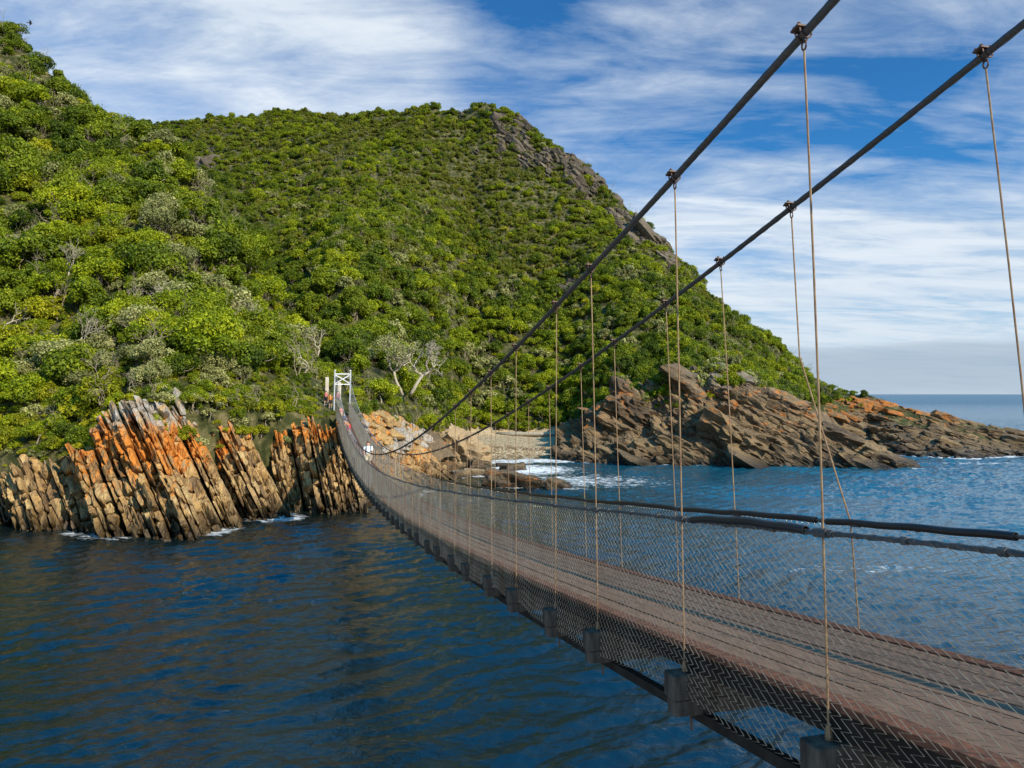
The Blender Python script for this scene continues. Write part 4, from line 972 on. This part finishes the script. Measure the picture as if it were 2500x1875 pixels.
# thin handrail fence going down right of the steps
f = put('handrail_fence', None, None, (-18.6, 92.0, 9.5), 'thin dark handrail fence running down the rocks right of the tower', 'fence')
path = np.array([(-19.6, 91.5, 10.7), (-18.3, 93.5, 10.2), (-16.8, 96.5, 9.5), (-15.3, 100, 8.7), (-13.9, 104, 7.9), (-12.9, 108, 7.0)]); FO = np.array(f.location)
mb = MB(); mb.tube(path-FO, .03, 6); put('rail', mb.mesh('rail', M['dark_timber']), f)
mb = MB(); mb.tube(path-FO-[0, 0, .45], .025, 6); put('rail', mb.mesh('rail', M['dark_timber']), f)
for p in path:
    mb = MB(); mb.tube([p-FO+[0, 0, .05], p-FO-[0, 0, 1.6]], .05, 6); put('post', mb.mesh('post', M['timber']), f)

# ------------------------------------------------------------------ people on the bridge and at the tower, and a gull
M['skin'] = plain('skin', (.52, .31, .21), (.45, .25, .17), 5, .55, 0, 0)
def cloth(name, c): M[name] = plain(name, c, tuple(x*.8 for x in c), 9, .85, 0, .3, .01); return M[name]
for nm, c in (('white_cloth', (.72, .74, .76)), ('navy_cloth', (.02, .03, .07)), ('black_cloth', (.015, .015, .018)), ('khaki_cloth', (.42, .35, .24)), ('orange_cloth', (.62, .22, .03)), ('red_cloth', (.55, .03, .04)), ('pink_cloth', (.55, .16, .16)), ('teal_cloth', (.03, .2, .27)), ('denim_cloth', (.07, .11, .2)), ('dark_hair', (.03, .018, .012)), ('auburn_hair', (.12, .045, .025)), ('grey_sole', (.3, .3, .3)), ('tan_cloth', (.55, .36, .2))): cloth(nm, c)
def skin_body(J, E, R):
    me = bpy.data.meshes.new('person'); me.from_pydata([tuple(j) for j in J], E, []); o = bpy.data.objects.new('person_tmp', me); COL.objects.link(o)
    md = o.modifiers.new('skin', 'SKIN'); md.use_smooth_shade = True
    for k, v in enumerate(me.skin_vertices[0].data): v.radius = (R[k], R[k]*.92); v.use_root = (k == 0)
    o.modifiers.new('sub', 'SUBSURF').render_levels = 1; o.modifiers['sub'].levels = 1
    dg = bpy.context.evaluated_depsgraph_get(); out = bpy.data.meshes.new_from_object(o.evaluated_get(dg)); bpy.data.objects.remove(o); return out
def person(loc, face, label, height=1.7, hair='dark_hair', shirt='white_cloth', shorts='khaki_cloth', shoes='grey_sole', stride=.16, arms=((-.1, .1), (.12, .1)), lean=0., turn=0., knees=0., pack=None, group='people walking on and around the bridge', cap=None):
    """x right, y forward, z up; arms = (swing, bend) per side"""
    h = height; J = []; E = []; R = []
    def add(p, r, par): J.append(np.array(p, float)*h); R.append(r*h); (E.append((par, len(J)-1)) if par is not None else None); return len(J)-1
    drop = knees*.18
    pel = add((0, 0, .53-drop), .085, None); ab = add((0, .01+lean*.12, .62-drop), .078, pel); ch = add((0, .01+lean*.3, .74-drop-lean*.05), .09, ab); nb = add((0, lean*.4, .835-drop-lean*.1), .042, ch)
    hd = add((0, .012+lean*.46, .885-drop-lean*.12), .052, nb); ht = add((0, .008+lean*.5, .955-drop-lean*.13), .055, hd)
    ns = add((0, .072+lean*.5, .91-drop-lean*.12), .012, hd)
    HND = []; LG = []; AR = []
    for s in (-1, 1):
        add((s*.056+lean*0, .0+lean*.46, .915-drop-lean*.12), .011, hd)
        st = stride*s
        hip = add((s*.055, 0, .50-drop), .068, pel); kn = add((s*.06, st*.5+.03+knees*.16, .285-drop*.5), .043, hip); an = add((s*.062, st+(.0 if st > 0 else -.03), .05+(0 if st > 0 else .02)), .025, kn); to = add((s*.066, st+.085, .022), .02, an)
        LG.append((J[hip], J[kn], J[an], J[to]))
        sw, bd = arms[0 if s < 0 else 1]
        sh = add((s*.112, lean*.32, .80-drop-lean*.08), .042, ch)
        e0 = J[sh]/h+np.array([s*.035, math.sin(sw)*.17, -math.cos(sw)*.17]); el = add(e0, .029, sh)
        w0 = e0+np.array([-s*.01-s*.05*max(0, bd-.6), math.sin(sw+bd)*.15, -math.cos(sw+bd)*.15]); wr = add(w0, .019, el)
        dr = unit(w0-e0); pm = add(w0+dr*.035, .021, wr); AR.append((J[sh], J[el], J[wr]))
        for f_, (ox, L) in enumerate(((-.018, .04), (-.006, .048), (.006, .045), (.017, .036))):
            k1 = add(w0+dr*(.045+L*.45)+np.array([0, ox, 0]), .0065, pm); add(w0+dr*(.04+L)+np.array([-s*.012, ox*1.1, 0]), .005, k1)
        add(w0+dr*.04+np.array([-s*.008, .028, 0]), .007, wr)
    body = skin_body(J, E, R); body.materials.clear(); body.materials.append(M['skin'])
    o = put('person', body, None, loc, label, 'person', group); o.rotation_euler = (0, 0, face)
    def kid(name, mb, m): return put(name, mb.mesh(name, M[m], True, 60), o)
    mb = MB(); mb.tube([J[pel]-[0, 0, .02*h], J[ab], J[ch], J[ch]+(J[nb]-J[ch])*.6, J[nb]-[0, 0, .01]], np.array([.098, .095, .112, .085, .05])*h, 12)
    for a in AR: mb.tube([a[0]*.9+J[ch]*.1, a[0], (a[0]+a[1])*.5, a[0]*.25+a[1]*.75], np.array([.045, .053, .047, .044])*h, 9)
    kid('shirt', mb, shirt)
    mb = MB(); mb.tube([J[ab]-[0, 0, .03*h], J[pel], J[pel]-[0, 0, .045*h]], np.array([.1, .108, .1])*h, 12)
    for l in LG: mb.tube([l[0]+[0, 0, .03*h], l[0], (l[0]+l[1])*.5, l[0]*.2+l[1]*.8], np.array([.07, .08, .068, .063])*h, 10)
    kid('shorts', mb, shorts)
    for l in LG: mb = MB(); mb.tube([l[2]+[0, -.028*h, -.015*h], l[2]+[0, 0, -.01*h], (l[2]+l[3])*.5, l[3]+[0, .012*h, -.002*h]], np.array([.024, .036, .032, .022])*h, 8); kid('shoe', mb, shoes)
    D, Fc = ICO[2]; k = (D[:, 2] > .05) | (D[:, 1] < -.25)
    c = (J[hd]*.35+J[ht]*.65); Vh = c+D*np.array([.064, .07, .07])*h+np.array([0, -.008*h, .004*h]); fk = k[Fc].all(1); mb = MB(); mb.add(Vh, None, Fc[fk]); kid('hair', mb, cap or hair)
    mb = MB()
    for s in (-1, 1): mb.add(J[hd]*.75+J[ht]*.25+np.array([s*.02, .05, 0])*h+ICO[1][0]*.008*h, None, ICO[1][1])
    kid('eyes', mb, 'black_cloth')
    if pack:
        mb = MB(); V, F_, _ = rocks([J[ch]+np.array([0, -.13, -.05])*h], [np.eye(3)], [np.array([.1, .075, .17])*h], 5, 2, .02, 1, 4, .05); mb.add(V, None, F_)
        for s in (-1, 1): mb.tube([J[ch]+np.array([s*.065, -.09, .05])*h, J[ch]+np.array([s*.07, .0, .105])*h, J[ch]+np.array([s*.07, .105, .02])*h, J[ch]+np.array([s*.075, .1, -.09])*h, J[ch]+np.array([s*.09, -.07, -.13])*h], .014*h, 6)
        kid('backpack', mb, pack)
    return o
def dk(Y, o): return tuple(bp(Y, o, float(bz(Y))+.172))
FC = math.atan2(BE[1], BE[0])-PI/2      # facing along the bridge away from the viewer
person(dk(44.6, .72), FC+PI, 'hiker in white T-shirt and khaki shorts walking alone toward the viewer on the bridge', 1.72, 'auburn_hair', 'white_cloth', 'khaki_cloth', stride=.12, arms=((-.25, .3), (.3, .5)), pack='teal_cloth')
person(dk(74, .5), FC+PI, 'person in dark navy top and denim shorts on the deck with arms folded', 1.7, 'dark_hair', 'navy_cloth', 'denim_cloth', stride=.03, arms=((.45, 1.5), (.45, 1.5)), pack='black_cloth')
person(dk(70.5, .85), FC+PI*.6, 'person in orange top and red shorts leaning over the net of the bridge', 1.65, 'dark_hair', 'orange_cloth', 'red_cloth', stride=.06, arms=((.9, .4), (1.0, .3)), lean=.65, knees=.35)
person(dk(82, .45), FC+PI, 'child in pink top on the deck between the tower posts', 1.45, 'dark_hair', 'pink_cloth', 'tan_cloth', stride=.08)
def gz_(X, Y): return float(ground(X, Y))
for (X, Y, z, f_, kw, lab) in ((-21.65, 86.2, None, 2.6, dict(shirt='pink_cloth', shorts='black_cloth', stride=.04), 'person in a pink top and black shorts outermost beside the left tower post'), (-21.1, 86.0, None, 3.4, dict(shirt='orange_cloth', shorts='black_cloth', stride=.03, pack='black_cloth'), 'person in orange top and black shorts standing against the left tower post'), (-21.9, 89.2, 9.9, 1.0, dict(shirt='navy_cloth', shorts='black_cloth', lean=.7, knees=.4, arms=((.7, .5), (.8, .5))), 'stooping person in navy behind the two people left of the tower'), (-21.3, 90.6, 10.15, 3.0, dict(shirt='pink_cloth', shorts='navy_cloth', stride=.1, pack='navy_cloth'), 'person in pink and navy climbing the stone steps behind the tower')):
    person((X, Y, gz_(X, Y)+.05 if z is None else z), f_, lab, 1.72, **kw)
M['gull'] = plain('dark_feathers', (.06, .06, .065), (.03, .03, .035), 8, .8, 0, .2, .01)
g = MB(); g.tube([(-.34, 0, 0), (-.2, 0, .01), (0, 0, .03), (.17, 0, .04), (.25, 0, .05), (.31, 0, .035)], [.02, .05, .085, .06, .045, .008], 8)
gull = put('bird', g.mesh('bird', M['gull']), None, (-55.9, 82, 54.3), 'tiny dark bird gliding in the sky at upper left', 'bird'); gull.rotation_euler = (0, .1, .5)
for s in (-1, 1):
    w_ = MB(); P_ = [(.08, s*.05, .05), (.1, s*.3, .16), (.02, s*.58, .12), (-.1, s*.82, .05)]; ch_ = [.2, .2, .14, .02]
    V = []
    for p, c in zip(P_, ch_): p = np.array(p); V += [p+[c*.5, 0, 0], p+[0, 0, .018*c/.2], p-[c*.5, 0, 0], p-[0, 0, .01]]
    Q = [[k*4+a, k*4+b, k*4+4+b, k*4+4+a] for k in range(3) for a, b in ((0, 1), (1, 2), (2, 3), (3, 0))]
    w_.add(V, Q); put('wing', w_.mesh('wing', M['gull']), gull)

# ------------------------------------------------------------------ water
SEA = []
def water_mesh():
    na = 760; a = np.linspace(math.radians(-46), math.radians(46), na)
    r = np.concatenate([np.exp(np.linspace(math.log(9), math.log(420), 900)), np.exp(np.linspace(math.log(430), math.log(30000), 70))])
    A, R = np.meshgrid(a, r); X = np.sin(A)*R; Y = np.cos(A)*R
    rs = np.random.RandomState(2)
    wx = X+1.3*fbm(X/5, Y/5, None, 21, 2); wy = Y+1.3*fbm(X/5+9, Y/5, None, 22, 2)
    Z = np.zeros_like(X)
    for k in range(64):
        lam = .3*np.exp(rs.uniform(0, 2.1)); th = math.radians(112)+rs.randn()*.42
        amp = .0108*lam**.95*rs.uniform(.5, 1.2)
        kk = 2*PI/lam; ph = rs.uniform(0, 6.28)
        fade = np.clip(lam*R*0+1, 0, 1)*sstep(lam*330, lam*120, R)
        s = np.sin(kk*(math.cos(th)*wx+math.sin(th)*wy)+ph)
        Z += amp*fade*s
    env = .8+.75*fbm(X/9, Y/9, None, 31, 3)
    Z *= env
    sea = sstep(20, 60, X)*sstep(40, 90, Y)
    Z *= 1+1.0*sea
    g = ground(np.clip(X, -400, 400), np.clip(Y, 1, 460), False)
    g = np.where((R > 400) | (Y < 50), -9, g)
    f = sstep(-2.6, -.5, g)*.70
    for (bx, by, br) in ((-.1, 94, 4.2), (6, 92, 2.6), (-4.2, 106.5, 4.2), (-5.2, 113.5, 3), (.3, 113.5, 3), (64, 133, 4), (60.8, 117.4, 2.5), (-25, 62.5, 2.6), (-22, 70, 4.2)):
        f = np.maximum(f, .62*sstep(br, br*.45, np.hypot(X-bx, Y-by)))
    surf = np.exp(-(((X-2)/11)**2+((Y-114)/11)**2)**1.2)
    f = np.maximum(f, .8*surf)
    dm = np.full_like(X, 99.)
    for pp in (np.array(pathL[2:]), np.array([(-22.8, 74.8), (-18.2, 73.1), (-14.4, 74.4), (-12.2, 79.8), (-10.2, 88), (-7, 104)])):
        for a, b in zip(pp[:-1], pp[1:]):
            d_ = b-a; tt = np.clip(((X-a[0])*d_[0]+(Y-a[1])*d_[1])/(d_@d_), 0, 1); dm = np.minimum(dm, np.hypot(X-a[0]-tt*d_[0], Y-a[1]-tt*d_[1]))
    f = np.maximum(f, (.46+.22*vnoise(X/4, Y/4, None, 77))*sstep(2.4, .5, dm))
    f = np.maximum(f, .6*np.exp(-(((X-8)/18)**2+((Y-99)/12)**2)**1.2))
    f = np.maximum(f, .5*np.exp(-(((X-24)/11)**2+((Y-50)/2.2)**2)))
    f = np.maximum(f, .56*np.exp(-(((X-80)/22)**2+((Y-124)/3.)**2)))
    f = np.maximum(f, .5*np.exp(-(((X-3.2)/1.6)**2+((Y-22.6)/.7)**2)))
    i = np.arange(len(r)-1)[:, None]*na; j = np.arange(na-1)[None]
    Q = np.stack([i+j, i+j+1, i+na+j+1, i+na+j], -1).reshape(-1, 4)
    Z += .05*sstep(.3, .6, f)*fbm(X/.7, Y/.7, None, 41, 2)
    SEA.append((sstep(2, 34, X+(Y-40)*.12)*sstep(8, 60, Y)).ravel())
    V = np.stack([X, Y, Z], -1).reshape(-1, 3); F = f.ravel()
    # plain calm sheet under and around, reaching behind the viewpoint
    return V, Q, F
def water_mat():
    m, nt = mat('river_water'); t = NT(nt); P = t.pos()
    n1 = t.noise(2.2, 4, .6, t.mapv(P, (1, 1.5, 1), (0, 0, math.radians(22))), .6)
    n2 = t.noise(7., 3, .6, t.mapv(P, (1, 1.6, 1), (0, 0, math.radians(15))), .3)
    h = t.math('ADD', n1, t.math('MULTIPLY', n2, .28))
    s = t.n('ShaderNodeSeparateXYZ'); t.l(P, s.inputs[0])
    n3 = t.noise(.32, 4, .6, t.mapv(P, (1, 1.7, 1), (0, 0, math.radians(20))), .4)
    far = t.n('ShaderNodeMapRange'); t.l(s.outputs[1], far.inputs[0]); far.inputs[1].default_value = 60; far.inputs[2].default_value = 200
    h = t.math('ADD', t.math('MULTIPLY', h, .075), t.math('MULTIPLY', t.math('MULTIPLY', n3, far.outputs[0]), .9))
    bp = t.bump(h, .8, 1.)
    foam = t.attr('foam')
    fn = t.noise(.7, 10, .74, t.mapv(P, (.75, 1.5, 1), (0, 0, math.radians(12))), 1.4)
    fm = t.math('ADD', fn, t.math('SUBTRACT', t.math('MULTIPLY', foam, .62), .34))
    fm = t.ramp(fm, [(.47, 0), (.55, .45), (.68, .95)])
    fm = t.math('MULTIPLY', fm, t.ramp(foam, [(.05, 0), (.3, 1)]))
    deep = t.ramp(t.noise(.05, 3, .5, P), [(.35, (.003, .0045, .003)), (.65, (.002, .009, .012))])
    deep = t.mix(t.attr('sea'), deep, t.mix(t.noise(.09, 4, .6, P), (.003, .05, .088), (.006, .085, .13)))
    rg = t.n('ShaderNodeMapRange'); t.l(s.outputs[1], rg.inputs[0]); rg.inputs[1].default_value = 100; rg.inputs[2].default_value = 900; rg.inputs[3].default_value = .05; rg.inputs[4].default_value = .3
    p = t.bsdf(deep, rg.outputs[0], 0, .5, bp); p.inputs['IOR'].default_value = 1.72; p.inputs['Specular Tint'].default_value = (.18, .82, 1, 1)
    fo = t.bsdf((.72, .74, .74), .8, 0, .2, bp)
    mx = t.n('ShaderNodeMixShader'); t.l(fm, mx.inputs[0]); t.l(p.outputs[0], mx.inputs[1]); t.l(fo.outputs[0], mx.inputs[2])
    t.out(mx.outputs[0]); return m
M['water'] = water_mat()
V, Q, F = water_mesh()
put('water', mesh('water', V, Q, M['water'], attrs={'foam': F, 'sea': SEA[0]}), label='dark blue river mouth and open sea with wind ripples and foam', kind='structure')

# ------------------------------------------------------------------ light, sky, camera
SUN = unit((.61, -.58, .54))
sl = bpy.data.lights.new('sun', 'SUN'); sl.energy = 5; sl.angle = math.radians(.55); sl.color = (1, .88, .69)
so = bpy.data.objects.new('sun', sl); COL.objects.link(so)
so.rotation_euler = Vector(-SUN).to_track_quat('-Z', 'Y').to_euler()
W = bpy.data.worlds.new('World'); SC.world = W; W.use_nodes = True
nt = W.node_tree; nt.nodes.clear(); t = NT(nt)
sk = t.n('ShaderNodeTexSky', sky_type='NISHITA', sun_disc=False)
sk.sun_elevation = math.asin(SUN[2]); sk.sun_rotation = math.atan2(SUN[0], SUN[1]); sk.altitude = 0; sk.air_density = 1.; sk.dust_density = .4; sk.ozone_density = 2.5
d = t.n('ShaderNodeTexCoord').outputs['Generated']
sp = t.n('ShaderNodeSeparateXYZ'); t.l(d, sp.inputs[0])
zc = t.math('MAXIMUM', sp.outputs[2], 0.)
den = t.math('ADD', zc, .13)
cx = t.math('DIVIDE', sp.outputs[0], den); cy = t.math('DIVIDE', sp.outputs[1], den)
cv = t.n('ShaderNodeCombineXYZ'); t.l(cx, cv.inputs[0]); t.l(cy, cv.inputs[1])
v1 = t.mapv(cv.outputs[0], (.55, 1.25, 1), (0, 0, math.radians(-14)), (3.1, 1.7, 0))
n1 = t.noise(1.15, 9, .62, v1, .5)
v2 = t.mapv(cv.outputs[0], (.9, 2.5, 1), (0, 0, math.radians(-10)), (7.3, 2.2, 0))
n2 = t.noise(1.9, 7, .6, v2, .8)
def blob(dx, dy, dz, r0, r1):
    q = unit((dx, dy, dz)); nd = t.n('ShaderNodeVectorMath', operation='DOT_PRODUCT'); t.l(d, nd.inputs[0]); nd.inputs[1].default_value = tuple(q)
    return t.ramp(nd.outputs['Value'], [(math.cos(r1), 0), (math.cos(r0), 1)])
big = blob(-.3, 1, .55, .02, .24)
gap1 = blob(.02, 1, .66, .01, .14)
gap2 = blob(.62, 1, .42, .01, .16)
n4 = t.noise(5.5, 6, .65, t.mapv(cv.outputs[0], (.8, 1.5, 1), (0, 0, math.radians(-20))), .6)
cl = t.math('ADD', t.math('ADD', t.math('MULTIPLY', n1, .56), t.math('MULTIPLY', n2, .28)), t.math('MULTIPLY', n4, .16))
cl = t.math('ADD', cl, t.math('MULTIPLY', big, .11))
cl = t.math('SUBTRACT', cl, t.math('MULTIPLY', gap1, .12))
cl = t.math('SUBTRACT', cl, t.math('MULTIPLY', gap2, .07))
low = t.ramp(zc, [(.0, .22), (.16, .14), (.34, .015), (.52, 0)])
high = t.ramp(zc, [(.5, 0), (.64, .34)])
cl = t.math('SUBTRACT', cl, high)
cl = t.math('ADD', cl, low)
mask = t.ramp(cl, [(.43, 0), (.54, .42), (.66, .9), (.8, 1)])
skc = t.mix(t.ramp(zc, [(.5, 0), (.68, 1)]), (.24, .78, 1.2, 1), (.3, 3.0, 3.7, 1)); skc = t.mix(1., sk.outputs[0], skc, 'MULTIPLY')  # unseen overhead blue boosted so the water has it to reflect
cc = t.ramp(t.math('ADD', t.math('MULTIPLY', n2, .5), t.math('MULTIPLY', cl, .5)), [(.35, (4.2, 5.3, 6.6)), (.65, (7.2, 7.8, 8.4))])
hz = t.ramp(zc, [(.0, 1), (.25, 0)])
cc = t.mix(t.math('MULTIPLY', hz, .6), cc, (5.0, 5.9, 6.9))
skc = t.mix(mask, skc, cc)
# grey cloud bank low over the sea
bn = t.noise(2.2, 5, .55, t.mapv(d, (1.2, 1.2, 11)), .2)
be = t.math('ADD', sp.outputs[2], t.math('MULTIPLY', t.math('SUBTRACT', bn, .5), .05))
bank = t.ramp(be, [(.0, .55), (.012, .75), (.035, .85), (.05, .7), (.06, 0)])
skc = t.mix(t.math('MULTIPLY', bank, .9), skc, (3.2, 4.1, 5.1))
bg = t.n('ShaderNodeBackground', i_Strength=.084); t.l(skc, bg.inputs[0])
ow = t.n('ShaderNodeOutputWorld'); t.l(bg.outputs[0], ow.inputs[0])
cam = bpy.data.cameras.new('camera'); co = bpy.data.objects.new('camera', cam); COL.objects.link(co)
co.location = (0, 0, CH); co.rotation_euler = (math.radians(95), 0, 0)
cam.sensor_width = 36; cam.lens = 25.92; cam.shift_y = -.0532; cam.clip_start = .1; cam.clip_end = 60000
SC.camera = co
SC.view_settings.view_transform = 'Standard'; SC.view_settings.look = 'None'; SC.view_settings.exposure = .48; SC.view_settings.gamma = 1
SC.render.engine = 'CYCLES'
SC.cycles.use_denoising = True
SC.cycles.max_bounces = 6; SC.cycles.diffuse_bounces = 3; SC.cycles.glossy_bounces = 3; SC.cycles.transmission_bounces = 2
SC.cycles.sample_clamp_indirect = 6
SC.render.resolution_x = 1024; SC.render.resolution_y = 768
